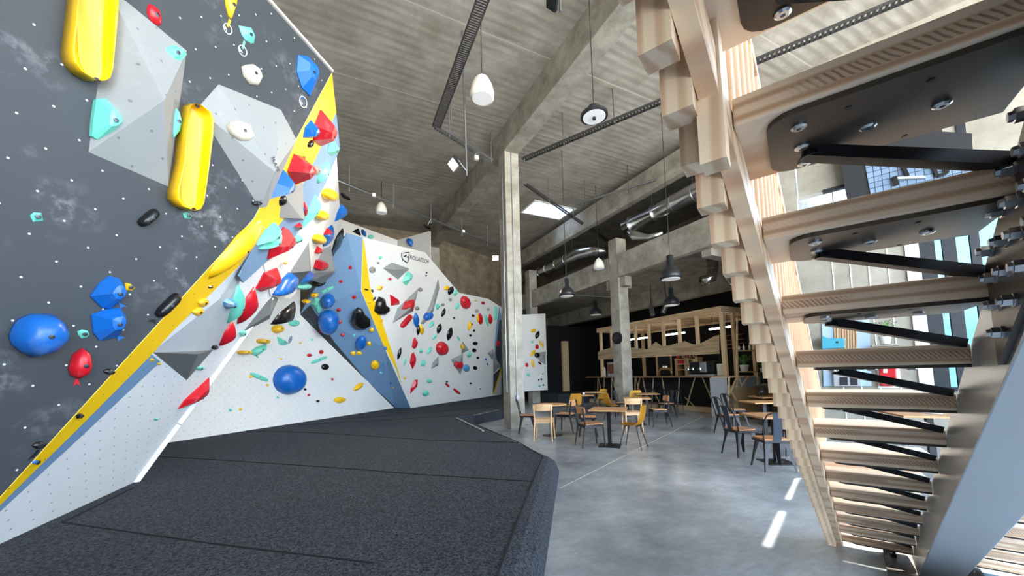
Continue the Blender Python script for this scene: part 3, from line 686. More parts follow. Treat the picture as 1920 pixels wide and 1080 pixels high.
volume('F5', [(821.5, 522), (824, 540), (812, 585), (795, 608), (788, 607), (806, 572)], (812, 578), .15, 'tall narrow grey volume on the long white wall')
volume('F5', [(822, 668), (822, 685), (808, 692), (811, 680)], (819, 682), .1, 'small grey diamond volume on the lower long white wall')
volume('F5', [(845, 674), (868, 663), (868, 690), (863, 703)], (862, 678), .18, 'grey triangular volume with a red knob on the lower long white wall')
volume('F5', [(867, 639), (879, 656), (865, 664)], (869, 655), .12, 'small grey triangular volume with a yellow strip on the long white wall')
volume('F5', [(914, 662), (925, 654), (927, 666), (923, 675)], (923, 664), .15, 'grey kite volume at the far end of the long white wall, upper one')
volume('F5', [(925, 668), (939, 684), (925, 701)], (928, 684), .2, 'grey kite volume at the far end of the long white wall, lower one')
volume('F7', [(1004, 662), (1023, 659), (1023, 684), (1012, 678)], (1018, 668), .12, 'grey triangular volume on the small far climbing panel')

# ------------------------------------------------------------------ climbing holds: every one a thing of its own
SURF = {'F1': 'dark overhang', 'F2': 'slanted wall', 'FU': 'slanted wall', 'F3': 'low white wall', 'F4': 'blue wall', 'F4u': 'blue wall', 'F5': 'long white wall', 'F6': 'upper panels', 'F6b': 'upper panels', 'F7': 'far panel'}
SHAPE = {'o': 'round', 'l': 'leaf-shaped', 's': 'angular', 'b': 'bar-shaped', 'p': 'faceted', 'n': 'kidney-shaped'}
H_ = []
def ell(kind, cx, cy, a, b2, ang):
    ang = math.radians(ang); out = []; n_ = {'o': 16, 'l': 16, 's': 7, 'b': 16}[kind]
    rnd = random.Random(int(cx * 7 + cy * 13))
    for i in range(n_):
        t = 2 * PI * i / n_; ct, sn = math.cos(t), math.sin(t)
        if kind == 'l': x, y = a * ct, b2 * math.copysign(abs(sn) ** 1.5, sn)
        elif kind == 'b': x, y = a * math.copysign(abs(ct) ** .55, ct), b2 * math.copysign(abs(sn) ** .6, sn)
        elif kind == 's': k = rnd.uniform(.8, 1.12); x, y = a * ct * k, b2 * sn * k
        else: x, y = a * ct, b2 * sn
        out.append((cx + x * math.cos(ang) - y * math.sin(ang), cy + x * math.sin(ang) + y * math.cos(ang)))
    return out
def h(F, colr, kind, *args, ht=None, off=0.0, lab=None):
    if isinstance(args[0], list): px = args[0]
    else:
        cx, cy, a, b2 = args[:4]; px = ell(kind, cx, cy, a, b2, args[4] if len(args) > 4 else 0)
    H_.append((F, colr, kind, px, ht, off, lab))
# dark overhang
h('F1', 'red', 'l', 289, 28, 23, 12, 62)
h('F1', 'mint', 'p', [(301, 96), (312, 88), (328, 85), (342, 92), (350, 102), (338, 116), (318, 117)], off=.06)
h('F1', 'mint', 'p', [(178, 187), (195, 184), (212, 200), (227, 228), (225, 242), (205, 258), (180, 262), (170, 255), (173, 220)], ht=.13, off=.02)
h('F1', 'mint', 'p', [(325, 196), (336, 210), (341, 228), (337, 245), (326, 258), (321, 228)], off=.05)
h('F1', 'red', 'o', 304, 285, 7, 6, off=.06)
h('F1', 'yellow', 'l', [(420, -15), (445, -15), (443, 8), (433, 36), (428, 30), (423, 12)])
h('F1', 'mint', 'p', [(447, 48), (470, 52), (478, 68), (475, 82), (460, 76), (453, 66)])
h('F1', 'beige', 'o', [(452, 125), (461, 121), (472, 120), (484, 128), (490, 145), (482, 160), (467, 158), (455, 142)], ht=.07)
h('F1', 'beige', 'o', [(428, 236), (436, 228), (447, 226), (465, 233), (475, 255), (465, 265), (447, 264), (432, 251)], ht=.07, off=.1)
h('F1', 'blue', 'p', [(557, 103), (575, 105), (592, 122), (597, 145), (580, 180), (565, 165), (555, 135)], ht=.12)
h('F1', 'black', 'o', 483, 381, 9, 4, 0, off=.02)
h('F1', 'mint', 'p', [(56, 404), (63, 398), (77, 399), (81, 414), (62, 416)]); h('F1', 'mint', 'p', [(342, 400), (350, 397), (360, 404), (356, 411), (346, 409)])
h('F1', 'black', 'b', 276, 408, 21, 9, -40, ht=.07)
h('F1', 'blue', 'p', [(168, 555), (185, 530), (203, 517), (222, 522), (234, 545), (228, 562), (205, 579), (190, 577)], ht=.14)
h('F1', 'blue', 'p', [(170, 590), (195, 580), (222, 577), (233, 590), (232, 612), (218, 632), (185, 638), (174, 624)], ht=.14)
h('F1', 'yellow', 'p', [(234, 530), (244, 532), (253, 540), (246, 545), (236, 544)])
h('F1', 'blue', 'o', [(15, 629), (22, 612), (32, 598), (55, 588), (92, 588), (109, 600), (119, 622), (116, 636), (90, 660), (55, 669), (30, 655), (19, 643)], ht=.2, lab='largest blue hold, rounded, low on the dark overhang')
h('F1', 'mint', 's', 156, 626, 12, 8, 5)
h('F1', 'red', 'o', [(127, 690), (135, 665), (152, 652), (164, 660), (168, 685), (161, 702), (145, 710), (131, 704)], ht=.09)
h('F1', 'black', 'b', 313, 572, 29, 9, -45, ht=.07)
h('F1', 'black', 'l', 205, 697, 12, 6, 5); h('F1', 'black', 'l', 73, 835, 14, 7, -5)
# slanted wall: yellow stripe, blue band, white
h('F2', 'black', 's', 148, 779, 8, 6, -30); h('F2', 'blue', 'l', 66, 866, 8, 4, -20)
h('F2', 'yellow', 'l', [(390, 522), (394, 505), (412, 480), (445, 440), (478, 411), (490, 407), (489, 424), (470, 452), (440, 484), (410, 510)], ht=.12, lab='long yellow sloper on the yellow stripe with worn chalky face')
h('F2', 'black', 's', 394, 538, 5, 4)
h('FU', 'mint', 'p', [(480, 459), (490, 440), (508, 418), (515, 417), (513, 436), (497, 455)], ht=.14)
h('FU', 'mint', 'l', [(482, 466), (500, 455), (516, 425), (523, 432), (520, 450), (505, 462), (488, 468)], ht=.12)
h('FU', 'blue', 'p', [(500, 372), (515, 342), (530, 318), (536, 335), (534, 354), (520, 365)], ht=.16)
h('FU', 'black', 'l', 528, 375, 12, 5, -70)
h('FU', 'red', 'p', [(586, 262), (588, 235), (600, 205), (615, 235), (612, 250), (599, 273)], ht=.2)
h('FU', 'blue', 'p', [(567, 257), (571, 238), (582, 225), (590, 239), (580, 258)], ht=.12)
h('FU', 'black', 'o', 581, 269, 8, 4, -60)
h('FU', 'red', 'p', [(538, 320), (550, 288), (563, 292), (576, 312), (568, 327), (547, 346)], ht=.2)
h('FU', 'red', 's', 568, 296, 5, 4)
h('FU', 'mint', 'p', [(613, 285), (618, 258), (630, 276), (622, 292)]); h('FU', 'mint', 'l', 604, 322, 24, 5, -65)
h('FU', 'grey', 'o', 591, 318, 9, 9)
h('FU', 'mint', 'p', [(564, 430), (572, 402), (590, 365), (600, 377), (590, 405)], ht=.1)
h('FU', 'yellow', 'o', 614, 363, 12, 11, ht=.16); h('FU', 'red', 'o', 625, 371, 5, 6); h('FU', 'yellow', 'o', 599, 402, 11, 9, -10, ht=.14); h('FU', 'yellow', 'o', 595, 447, 10, 9, -10, ht=.14)
h('FU', 'blue', 'o', 561, 391, 8, 6); h('FU', 'red', 'l', 571, 392, 15, 3.5, 85)
h('FU', 'blue', 'p', [(627, 415), (632, 398), (640, 382), (646, 393), (640, 408)], ht=.15)
h('FU', 'blue', 'l', 614, 442, 22, 7, -68, ht=.12)
h('FU', 'red', 'p', [(606, 440), (613, 427), (618, 434), (614, 443)]); h('FU', 'red', 'p', [(589, 474), (594, 461), (600, 468), (596, 476)])
h('FU', 'black', 'l', 633, 452, 26, 6, -68, ht=.1)
h('FU', 'red', 'p', [(500, 485), (505, 462), (530, 425), (539, 430), (539, 452), (525, 470)], ht=.18)
h('FU', 'red', 'p', [(550, 424), (561, 417), (558, 432)]); h('FU', 'mint', 'p', [(547, 454), (552, 443), (561, 440), (564, 448), (557, 456)])
h('F2', 'yellow', 's', 535, 493, 4, 3)
h('F2', 'red', 'p', [(479, 540), (494, 511), (518, 502), (521, 525), (503, 536), (487, 546)], ht=.14)
h('FU', 'blue', 'o', [(510, 552), (518, 541), (529, 522), (541, 510), (552, 516), (548, 532), (536, 547), (522, 553)], ht=.16)
h('FU', 'blue', 'p', [(555, 532), (562, 514), (581, 507), (582, 522), (571, 533)], ht=.14); h('FU', 'mint', 'o', 569, 537, 13, 5, -10)
h('F2', 'red', 'l', [(444, 607), (447, 582), (462, 556), (475, 538), (480, 564), (464, 590)], ht=.12)
h('F2', 'red', 'l', [(410, 648), (420, 620), (434, 601), (437, 622), (426, 640)], ht=.1)
h('F2', 'red', 'p', [(333, 766), (345, 750), (391, 708), (389, 728), (382, 740), (350, 762)], ht=.1)
h('F2', 'mint', 'l', [(422, 606), (430, 578), (444, 531), (452, 545), (448, 570), (433, 600)], ht=.12)
h('F2', 'chalky', 's', 421, 568, 13, 12, 0, ht=.12)
h('F2', 'yellow', 'b', 379, 566, 9, 6, -35); h('F2', 'yellow', 'b', 369, 583, 10, 6, -35)
h('F2', 'black', 'o', 402, 651, 7, 5); h('F2', 'pink', 'o', 498, 593, 7, 6); h('F2', 'mint', 'o', 455, 625, 7, 6)
h('F2', 'mint', 'o', 375, 690, 8, 4); h('F2', 'mint', 's', 292, 786, 3.5, 3)
h('F2', 'yellow', 's', 284, 675, 4, 4); h('F2', 'yellow', 's', 297, 682, 4, 3)
h('F2', 'black', 'l', [(507, 608), (522, 588), (551, 565), (546, 588), (538, 600), (520, 606)], ht=.16)
# low white wall
h('F3', 'yellow', 'o', 518, 617, 10, 8, ht=.2); h('F3', 'yellow', 'b', 490, 640, 10, 4, 8, ht=.2); h('F3', 'yellow', 'b', 455, 661, 11, 3.5, 3, ht=.2)
h('F3', 'mint', 'l', [(465, 662), (480, 650), (499, 645), (499, 655), (480, 668)], ht=.15); h('F3', 'mint', 'p', [(519, 631), (530, 637), (540, 645), (530, 648), (522, 645)], ht=.12)
h('F3', 'purple', 'l', 544, 637, 8, 3, -70); h('F3', 'mint', 'o', 551, 606, 10, 6)
h('F3', 'blue', 'o', 540, 712, 29, 28, -20, ht=.34, lab='big blue ball hold on the low white wall')
h('F3', 'mint', 'b', 486, 707, 18, 4, 22); h('F3', 'mint', 'b', 598, 675, 16, 3, -22)
h('F3', 'red', 'o', 580, 666, 5, 3); h('F3', 'red', 'o', 602, 660, 4, 4); h('F3', 'black', 'o', 609, 688, 7, 6)
h('F3', 'black', 'o', 572, 730, 2.5, 2.5); h('F3', 'black', 'o', 569, 716, 2, 2.5); h('F3', 'black', 's', 596, 752, 4, 3); h('F3', 'red', 's', 579, 741, 3, 2.5); h('F3', 'red', 's', 623, 711, 3, 2.5)
h('F3', 'mint', 's', 521, 745, 3, 2.5); h('F3', 'mint', 's', 432, 769, 4, 3); h('F3', 'yellow', 's', 451, 767, 4, 3); h('F3', 'yellow', 's', 470, 706, 4, 3); h('F3', 'yellow', 's', 502, 722, 3, 2.5); h('F3', 'yellow', 's', 527, 673, 3, 2)
h('F3', 'yellow', 'l', 637, 750, 12, 6, -5); h('F3', 'yellow', 'l', 672, 725, 12, 5, -38); h('F3', 'yellow', 's', 352, 771, 3, 3); h('F3', 'mint', 's', 585, 637, 2.5, 2.5); h('F3', 'yellow', 's', 563, 643, 2.5, 2)
h('F3', 'mint', 's', 483, 669, 3, 2)
# blue wall
h('F4u', 'blue', 'o', 615, 563, 13, 13, ht=.3); h('F4', 'blue', 'o', 616, 601, 20, 20, ht=.4)
h('F4', 'black', 'n', [(657, 602), (662, 584), (671, 576), (680, 580), (684, 590), (694, 598), (695, 610), (684, 617), (672, 617), (662, 611)], ht=.16)
h('F4', 'blue', 'o', 677, 642, 13, 10, -70, ht=.15); h('F4', 'yellow', 's', 692, 644, 5, 5); h('F4', 'yellow', 's', 697, 619, 5, 5); h('F4', 'yellow', 's', 662, 663, 5, 5); h('F4', 'yellow', 's', 673, 662, 6, 4); h('F4', 'yellow', 'o', 703, 684, 8, 8)
for x, y in ((657, 502), (639, 528), (664, 557)): h('F4u', 'red', 's', x, y, 4, 3.5)
for x, y in ((635, 581), (637, 604), (642, 628), (601, 621)): h('F4', 'red', 's', x, y, 4, 3.5)
h('F4u', 'black', 'l', 597, 531, 14, 7, -5, ht=.15); h('F4u', 'mint', 'b', 614, 543, 13, 3.5, -25); h('F4u', 'mint', 'p', [(583, 570), (590, 557), (600, 560), (604, 580), (597, 588)], ht=.12)
h('F4u', 'yellow', 'b', 590, 552, 7, 4, -5, ht=.15); h('F4u', 'yellow', 'l', 574, 565, 9, 4, 5, ht=.15)
h('FU', 'red', 'p', [(601, 506), (605, 492), (611, 491), (613, 500), (608, 507)], off=.15)
h('F4', 'lightblue', 's', 723, 653, 3, 4); h('F4', 'yellow', 's', 738, 725, 4, 3); h('F4', 'blue', 's', 733, 719, 2.5, 3); h('F4', 'lightblue', 's', 719, 684, 2, 6); h('F4', 'mint', 's', 664, 629, 2.5, 2.5); h('F4', 'mint', 's', 714, 699, 2.5, 2.5)
# long white wall
h('F5', 'mint', 'p', [(754, 529), (758, 517), (764, 508), (773, 514), (771, 525), (761, 535)], ht=.15)
for x, y, a in ((698, 506, 6), (788, 543, 4), (782, 578, 4), (844, 562, 3), (830, 571, 3), (894, 583, 3), (915, 580, 2.5)): h('F5', 'grey', 'o', x, y, a, a)
h('F5', 'mint', 'l', 713, 483, 4, 3, -30); h('F5', 'grey', 'o', 709, 493, 2.5, 2.5)
h('F5', 'red', 's', 731, 523, 3.5, 3); h('F5', 'yellow', 'p', [(706, 543), (709, 535), (719, 537), (714, 545)]); h('F5', 'black', 'n', [(701, 583), (704, 566), (710, 556), (717, 558), (719, 570), (728, 576), (728, 584), (719, 591), (708, 590)], ht=.18)
h('F5', 'red', 'p', [(731, 552), (744, 560), (748, 571), (733, 573)], ht=.15); h('F5', 'red', 'p', [(754, 580), (763, 566), (775, 561), (777, 573), (774, 582)], ht=.14, off=.1)
h('F5', 'red', 'b', 761, 602, 15, 4.5, -50); h('F5', 'blue', 'l', 780, 600, 14, 5, 88); h('F5', 'blue', 'o', 804, 593, 9, 6, -45, off=.08)
h('F5', 'black', 'l', 784, 619, 10, 3, 95); h('F5', 'yellow', 'l', 790, 618, 10, 4, 85); h('F5', 'black', 'l', 823, 616, 10, 4, -75); h('F5', 'black', 'l', 843, 626, 13, 5, -75)
h('F5', 'red', 'p', [(772, 651), (774, 637), (778, 632), (783, 642), (780, 652), (776, 654)]); h('F5', 'red', 'p', [(768, 680), (771, 664), (775, 660), (779, 668), (779, 682), (773, 692)]); h('F5', 'red', 'p', [(769, 738), (770, 728), (777, 712), (783, 712), (782, 725)])
h('F5', 'red', 'o', 827, 653, 10, 13, ht=.25, lab='round red ball hold at the middle of the long white wall'); h('F5', 'red', 'o', 871, 567, 8, 12.5, -10, ht=.22, lab='big red oval hold near the upper edge of the long white wall')
h('F5', 'yellow', 'o', 837, 540, 5, 4, -30); h('F5', 'black', 'l', 845, 545, 9, 5, -65); h('F5', 'mint', 'p', [(850, 546), (856, 542), (858, 550), (853, 556), (849, 551)])
h('F5', 'mint', 'p', [(816, 571), (821, 569), (826, 574), (820, 581), (817, 580)]); h('F5', 'black', 'l', 831, 586, 9, 3, -70); h('F5', 'mint', 'l', 857, 574, 8, 3, -70)
h('F5', 'red', 'o', 900, 598, 4, 10.5, -5); h('F5', 'yellow', 'l', 895.5, 597, 8, 2, 85); h('F5', 'red', 'l', 919, 598, 10, 4, 85); h('F5', 'mint', 'l', 912, 600, 14, 2.5, 75); h('F5', 'mint', 'b', 928, 587, 13, 2, 92)
h('F5', 'yellow', 'l', 880, 611, 9, 3, 97); h('F5', 'black', 's', 887, 592, 3, 3); h('F5', 'black', 's', 884, 608, 2, 2.5); h('F5', 'black', 's', 891, 644, 5, 4); h('F5', 'black', 's', 889, 657, 5, 4); h('F5', 'black', 's', 882, 629, 3, 2.5); h('F5', 'black', 's', 889, 620, 2.5, 2.5); h('F5', 'black', 's', 891, 690, 4, 4.5); h('F5', 'black', 's', 896, 671, 3, 2.5)
h('F5', 'mint', 's', 880, 665, 5, 7, 20); h('F5', 'lightblue', 'o', 874, 690, 6, 7); h('F5', 'red', 'o', 861, 684, 7, 7, 0, off=.1); h('F5', 'yellow', 'b', 867, 650, 4, 1.8, 85, off=.06)
h('F5', 'mint', 'l', 860, 635, 6, 1.8, 60); h('F5', 'mint', 's', 789, 658, 4, 5); h('F5', 'mint', 'l', 793, 681, 7, 4, -60); h('F5', 'mint', 'l', 805, 657, 8, 3, -60); h('F5', 'mint', 'l', 814, 632, 6, 3, -50); h('F5', 'mint', 'l', 809, 608, 8, 3.5, -55)
h('F5', 'mint', 'o', 804.5, 714, 5, 4); h('F5', 'mint', 'o', 798, 737, 6, 5.5, -30); h('F5', 'red', 'l', 839, 722, 6, 2.3, 42); h('F5', 'red', 'l', 856.5, 734, 9, 2.8, 38)
h('F5', 'black', 'l', 748.5, 663, 12, 3, -76); h('F5', 'mint', 'l', 759, 678, 8, 1.8, -80); h('F5', 'blue', 's', 911, 674, 3, 1.8, 60); h('F5', 'blue', 's', 914, 683, 3, 1.8, 60); h('F5', 'yellow', 's', 891, 564, 3, 1.2); h('F5', 'red', 's', 906, 568, 4, 3)
h('F5', 'black', 's', 800, 511, 2, 2); h('F5', 'black', 's', 799, 517, 1.6, 2); h('F5', 'black', 's', 698, 545, 2.5, 4, -20); h('F5', 'black', 'l', 702, 560, 5, 2, -50); h('F5', 'yellow', 's', 714, 600, 5, 4); h('F5', 'yellow', 's', 759, 709, 2.5, 2.5); h('F5', 'black', 's', 851, 596, 2, 2); h('F5', 'black', 's', 838, 716, 2, 1.5); h('F5', 'black', 's', 883, 719, 2, 2); h('F5', 'black', 's', 900, 729, 1.5, 1.5); h('F5', 'red', 's', 934, 644, 3, 6)
h('F5', 'black', 'l', 687, 543, 5, 1.8, 12); h('F5', 'yellow', 'o', 692, 566, 4, 3)
# upper back panels and the small far panel
h('F6', 'black', 'l', [(660, 434), (672, 428), (677, 440), (676, 443)], ht=.2); h('F6', 'blue', 'l', 682, 437, 8, 4, 60, ht=.2); h('F6', 'mint', 'o', 695, 444, 6, 4)
h('F6b', 'blue', 'o', [(764, 452), (767, 447), (773, 449), (775, 457), (772, 463), (768, 459)], ht=.2)
for c_, k_, x, y, a, b2, an in (('yellow', 'b', 1000, 620, 5, 3, -10), ('black', 'l', 1007.5, 628, 8, 4, -70), ('yellow', 'l', 1015, 645, 8, 2.5, 55), ('red', 's', 1007, 650, 4, 4.5, 0), ('mint', 's', 998, 641, 3, 3, 0), ('yellow', 'l', 999, 662, 8, 3.5, -50), ('black', 'o', 1007, 666, 5, 5, 0), ('yellow', 'l', 999, 682, 8, 3, 80), ('red', 's', 988, 684, 3, 4, 0), ('mint', 's', 990, 703, 4, 3, 0), ('black', 'b', 1012, 681, 4, 1.5, 40), ('black', 's', 1015, 711, 2, 2, 0), ('black', 's', 1010, 712, 1.6, 1.6, 0), ('mint', 's', 1012, 724, 2.5, 2, 0), ('black', 's', 1019, 722, 1.6, 1.6, 0), ('yellow', 's', 1011, 700, 1.6, 1.6, 0), ('black', 's', 1018, 701, 1.4, 1.4, 0)):
    h('F7', c_, k_, x, y, a, b2, an)

MARK = {'F1': [((155, 70), 'yellow trough at the top'), ((350, 300), 'lower yellow trough'), ((260, 180), 'biggest pyramid'), ((470, 260), 'second pyramid'), ((67, 628), 'largest blue hold'), ((201, 575), 'stacked blue pair'), ((148, 682), 'egg-shaped red hold'), ((276, 408), 'black bar hold'), ((313, 572), 'longer black bar hold'), ((575, 140), 'topmost blue hold'), ((0, 930), "yellow stripe's start")],
 'F2': [((440, 465), 'long yellow sloper'), ((372, 575), 'yellow pair'), ((363, 738), 'lowest red hold'), ((421, 570), 'chalky blue hold'), ((60, 920), "yellow stripe's start"), ((530, 592), 'big black hold'), ((464, 571), 'long red leaf hold'), ((292, 665), 'dark grey triangle')],
 'FU': [((600, 238), 'topmost red hold'), ((557, 315), 'second red hold'), ((521, 345), 'blue stripe wedge'), ((545, 385), 'grey four-sided volume'), ((520, 450), 'long red hold'), ((614, 363), 'upper yellow knob'), ((595, 447), 'lower yellow knob'), ((606, 500), 'end pyramid'), ((633, 452), 'long black end hold'), ((565, 500), 'dark pointed volume'), ((500, 440), 'mint pair'), ((590, 318), 'grey knob')],
 'F3': [((540, 712), 'big blue ball'), ((563, 595), 'upper corner'), ((740, 765), 'pointed end'), ((300, 830), 'low mat end'), ((600, 672), 'thin mint bar'), ((486, 707), 'curved mint bar'), ((637, 750), 'yellow banana hold'), ((518, 617), 'yellow knob')],
 'F4': [((615, 563), 'smaller blue ball'), ((616, 601), 'larger blue ball'), ((676, 598), 'black kidney hold'), ((677, 642), 'blue oval hold'), ((650, 437), 'upper edge'), ((755, 765), 'foot of the wall'), ((703, 684), 'round yellow knob'), ((597, 531), 'black leaf hold')],
 'F5': [((771, 485), 'logo'), ((827, 653), 'red ball'), ((871, 567), 'big red oval'), ((713, 575), 'black kidney hold'), ((775, 725), 'lowest red hold'), ((804, 593), 'tilted blue hold'), ((843, 626), 'large black leaf hold'), ((861, 684), "triangle's red knob"), ((930, 650), 'column end'), ((745, 508), "logo's grey volume"), ((761, 602), 'red bar'), ((900, 598), 'tall red oval'), ((773, 675), 'red diamond hold'), ((874, 690), 'pale blue knob')],
 'F6': [((660, 430), 'blue wall top'), ((770, 455), 'logo wall top')], 'F7': [((1007, 666), 'black knob'), ((1007, 628), 'black leaf hold'), ((1007, 650), 'red hold'), ((1015, 722), 'foot of the panel'), ((1000, 620), 'topmost yellow hold'), ((999, 682), 'lowest yellow hold')]}
MARK['F4u'] = MARK['F4']; MARK['F6b'] = MARK['F6']
USED = set(); CNAME = {'lightblue': 'pale blue', 'chalky': 'chalky blue'}
def describe(F, colr, kind, cx, cy, size):
    sz = 'tiny' if size < .10 else 'small' if size < .22 else 'medium' if size < .5 else 'large'
    head = f"{sz} {CNAME.get(colr, colr)} {SHAPE[kind]} hold on the {SURF[F]}"
    if head not in USED and sz in ('medium', 'large') and sum(1 for q in H_ if q[1] == colr and SURF[q[0]] == SURF[F]) <= 2: return head
    for (mx, my), nm in sorted(MARK[F], key=lambda m_: math.hypot(m_[0][0] - cx, m_[0][1] - cy)):
        dx, dy = cx - mx, cy - my; d = math.hypot(dx, dy)
        if d < 4: continue
        where = ('above' if dy < 0 else 'below') if abs(dy) > abs(dx) * .8 else 'level with'
        if abs(dy) > abs(dx) * .8 and d < 28: where = 'just ' + where
        elif where == 'level with' and d < 28: where = 'close beside'
        t_ = f"{head} {where} the {nm}"
        if t_ not in USED: return t_
    return f"{head} {len(USED)}"
def dome(F, px, kind, ht, off):
    p, n_ = FAC[F]; pts = [on(x, y, p + n_ * off, n_) for x, y in px]
    c = sum(pts, Vector()) / len(pts); rad = sum((q - c).length for q in pts) / len(pts)
    mn = min((q - c).length for q in pts)
    if ht is None: ht = min(.10, max(.02, .75 * mn))
    bm = bm_new()
    if kind in ('o', 'b', 'n', 'l'):
        prof = [(1, -off - .002), (1.0, 0.12), (.95, .38), (.84, .64), (.66, .84), (.42, .96), (.18, 1.0)] if kind != 'b' else [(1, -off - .002), (1.0, .3), (.93, .65), (.78, .9), (.5, 1.0), (.2, 1.02)]
        if kind == 'l': prof = [(1, -off - .002), (1.0, .08), (.86, .4), (.66, .68), (.42, .9), (.18, 1.0)]
        rings = [[bm.verts.new(c + (q - c) * s_ + n_ * (z if i == 0 else z * ht)) for q in pts] for i, (s_, z) in enumerate(prof)]
        topv = bm.verts.new(c + n_ * ht * 1.02); sm = True
    else:
        up = Vector((0, 0, 1)); up = (up - n_ * up.dot(n_)).normalized()
        sh = up * rad * .12
        rings = [[bm.verts.new(c + (q - c) * s_ + n_ * z + sh * k) for q in pts] for s_, z, k in ((1, -off - .002, 0), (1.0, ht * .12, 0), (.42, ht * .92, 1))]
        topv = bm.verts.new(c + n_ * ht + sh * 1.2); sm = False
    for a, b2 in zip(rings, rings[1:]):
        for i in range(len(a)): bm.faces.new((a[i], a[(i + 1) % len(a)], b2[(i + 1) % len(a)], b2[i]))
    for i in range(len(pts)): bm.faces.new((rings[-1][i], rings[-1][(i + 1) % len(pts)], topv))
    bm.faces.new(rings[0][::-1])
    return bm, c, n_, ht, rad, sm
for F, colr, kind, px, ht, off, lab in H_:
    bm, c, n_, ht, rad, sm = dome(F, px, kind, ht, off)
    cx = sum(q[0] for q in px) / len(px); cy = sum(q[1] for q in px) / len(px)
    lab = lab or describe(F, colr, kind, cx, cy, rad * 2); USED.add(lab)
    pxr = sum(math.hypot(q[0] - cx, q[1] - cy) for q in px) / len(px)
    o = mk('climbing_hold', bm, 'hold_' + colr, smooth=sm); tag(o, lab, 'climbing hold', 'climbing holds on the ' + SURF[F])
    if pxr > 5.5:
        bm = bm_new(); lathe(bm, [(.016, -.004), (.016, .004), (.009, .005), (.009, .001)], c + n_ * ht * (1.02 if sm else 1.0) + V(0, 0, 0), 10, n_); mk('bolt', bm, 'bolt_steel', o)
# two yellow troughs
def trough(px, label, depth=.13):
    p, n_ = FAC['F1']; pts = [on(x, y, p, n_) for x, y in px]; c = sum(pts, Vector()) / len(pts)
    o = root('trough_hold', c, label, 'climbing hold', 'yellow trough holds')
    bm = bm_new()
    # widths shrink towards the middle line, not a point: keep each vertex's share along the long axis
    ax = (pts[len(pts) // 2] - pts[0]).normalized()
    def inner(q, k):
        t_ = (q - c).dot(ax); foot = c + ax * t_ * (1 - (1 - k) * .25); return foot + (q - foot) * k
    prof = [(1.0, 0), (1.0, depth * .7), (.975, depth * .95), (.93, depth), (.87, depth * .9), (.77, depth * .5), (.60, depth * .28), (.3, depth * .2)]
    rings = [[bm.verts.new(inner(q, k) + n_ * z) for q in pts] for k, z in prof]
    for a, b2 in zip(rings, rings[1:]):
        for i in range(len(a)): bm.faces.new((a[i], a[(i + 1) % len(a)], b2[(i + 1) % len(a)], b2[i]))
    bm.faces.new(rings[-1]); bm.faces.new(rings[0][::-1])
    mk('shell', bm, 'trough_yellow', o, smooth=True)
    bm = bm_new(); r_ = [bm.verts.new(inner(q, .56) + n_ * (depth * .26 + .004)) for q in pts]; bm.faces.new(r_); r2 = [bm.verts.new(inner(q, .3) + n_ * (depth * .2 + .004)) for q in pts]
    bm.faces.ensure_lookup_table()
    bmesh.ops.delete(bm, geom=[bm.faces[0]], context='FACES_ONLY')
    for i in range(len(r_)): bm.faces.new((r_[i], r_[(i + 1) % len(r_)], r2[(i + 1) % len(r_)], r2[i]))
    bm.faces.new(r2); mk('worn_bed', bm, 'trough_worn', o, smooth=True)
    bm = bm_new()
    for k in (2, len(pts) // 2 + 2): lathe(bm, [(.02, 0), (.02, .006)], inner(pts[k % len(pts)], .74) + n_ * depth * .72, 10, n_)
    mk('bolt', bm, 'black_metal', o)
trough([(130, -35), (150, -46), (190, -46), (207, -35), (202, 40), (192, 130), (186, 148), (174, 153), (158, 152), (130, 135), (116, 116), (113, 98), (120, 40)], 'upper yellow trough hold at the top of the dark overhang')
trough([(341, 199), (349, 195), (362, 199), (378, 210), (385, 225), (383, 255), (372, 335), (365, 378), (358, 391), (345, 394), (323, 386), (313, 372), (313, 358), (326, 305), (332, 240)], 'lower yellow trough hold between the two grey pyramids')
# number tags and printed marks
def text(name, s_, F, px, size, dirpx, matn, label=None, cat=None, parent=None, off=.004, shear=0):
    p, n_ = FAC[F]; a_ = on(*px, p + n_ * off, n_); b2 = on(*dirpx, p + n_ * off, n_)
    x = (b2 - a_).normalized(); y = n_.cross(x).normalized()
    cu = bpy.data.curves.new(name, 'FONT'); cu.body = s_; cu.size = size; cu.extrude = .0008; cu.align_x = 'LEFT'
    tmp = bpy.data.objects.new(name + '_tmp', cu); COL.objects.link(tmp)
    dg = bpy.context.evaluated_depsgraph_get(); me = bpy.data.meshes.new_from_object(tmp.evaluated_get(dg))
    bpy.data.objects.remove(tmp); me.name = name
    mt = Matrix((( x.x, y.x, n_.x, a_.x), (x.y, y.y, n_.y, a_.y), (x.z, y.z, n_.z, a_.z), (0, 0, 0, 1)))
    me.transform(mt); me.materials.clear(); me.materials.append(M[matn])
    o = bpy.data.objects.new(name, me); COL.objects.link(o); WM[o.name] = Matrix.Identity(4)
    if parent is not None: o.parent = parent; me.transform(WM[parent.name].inverted())
    else: tag(o, label, cat)
    return o
def ring_px(bm, F, cx, cy, a, b2, ang, r=.004, off=.004):
    pts = [fp_(F, x, y, off) for x, y in ell('o', cx, cy, a, b2, ang)]; tube(bm, pts + [pts[0], pts[1]], r, 5, caps=False)
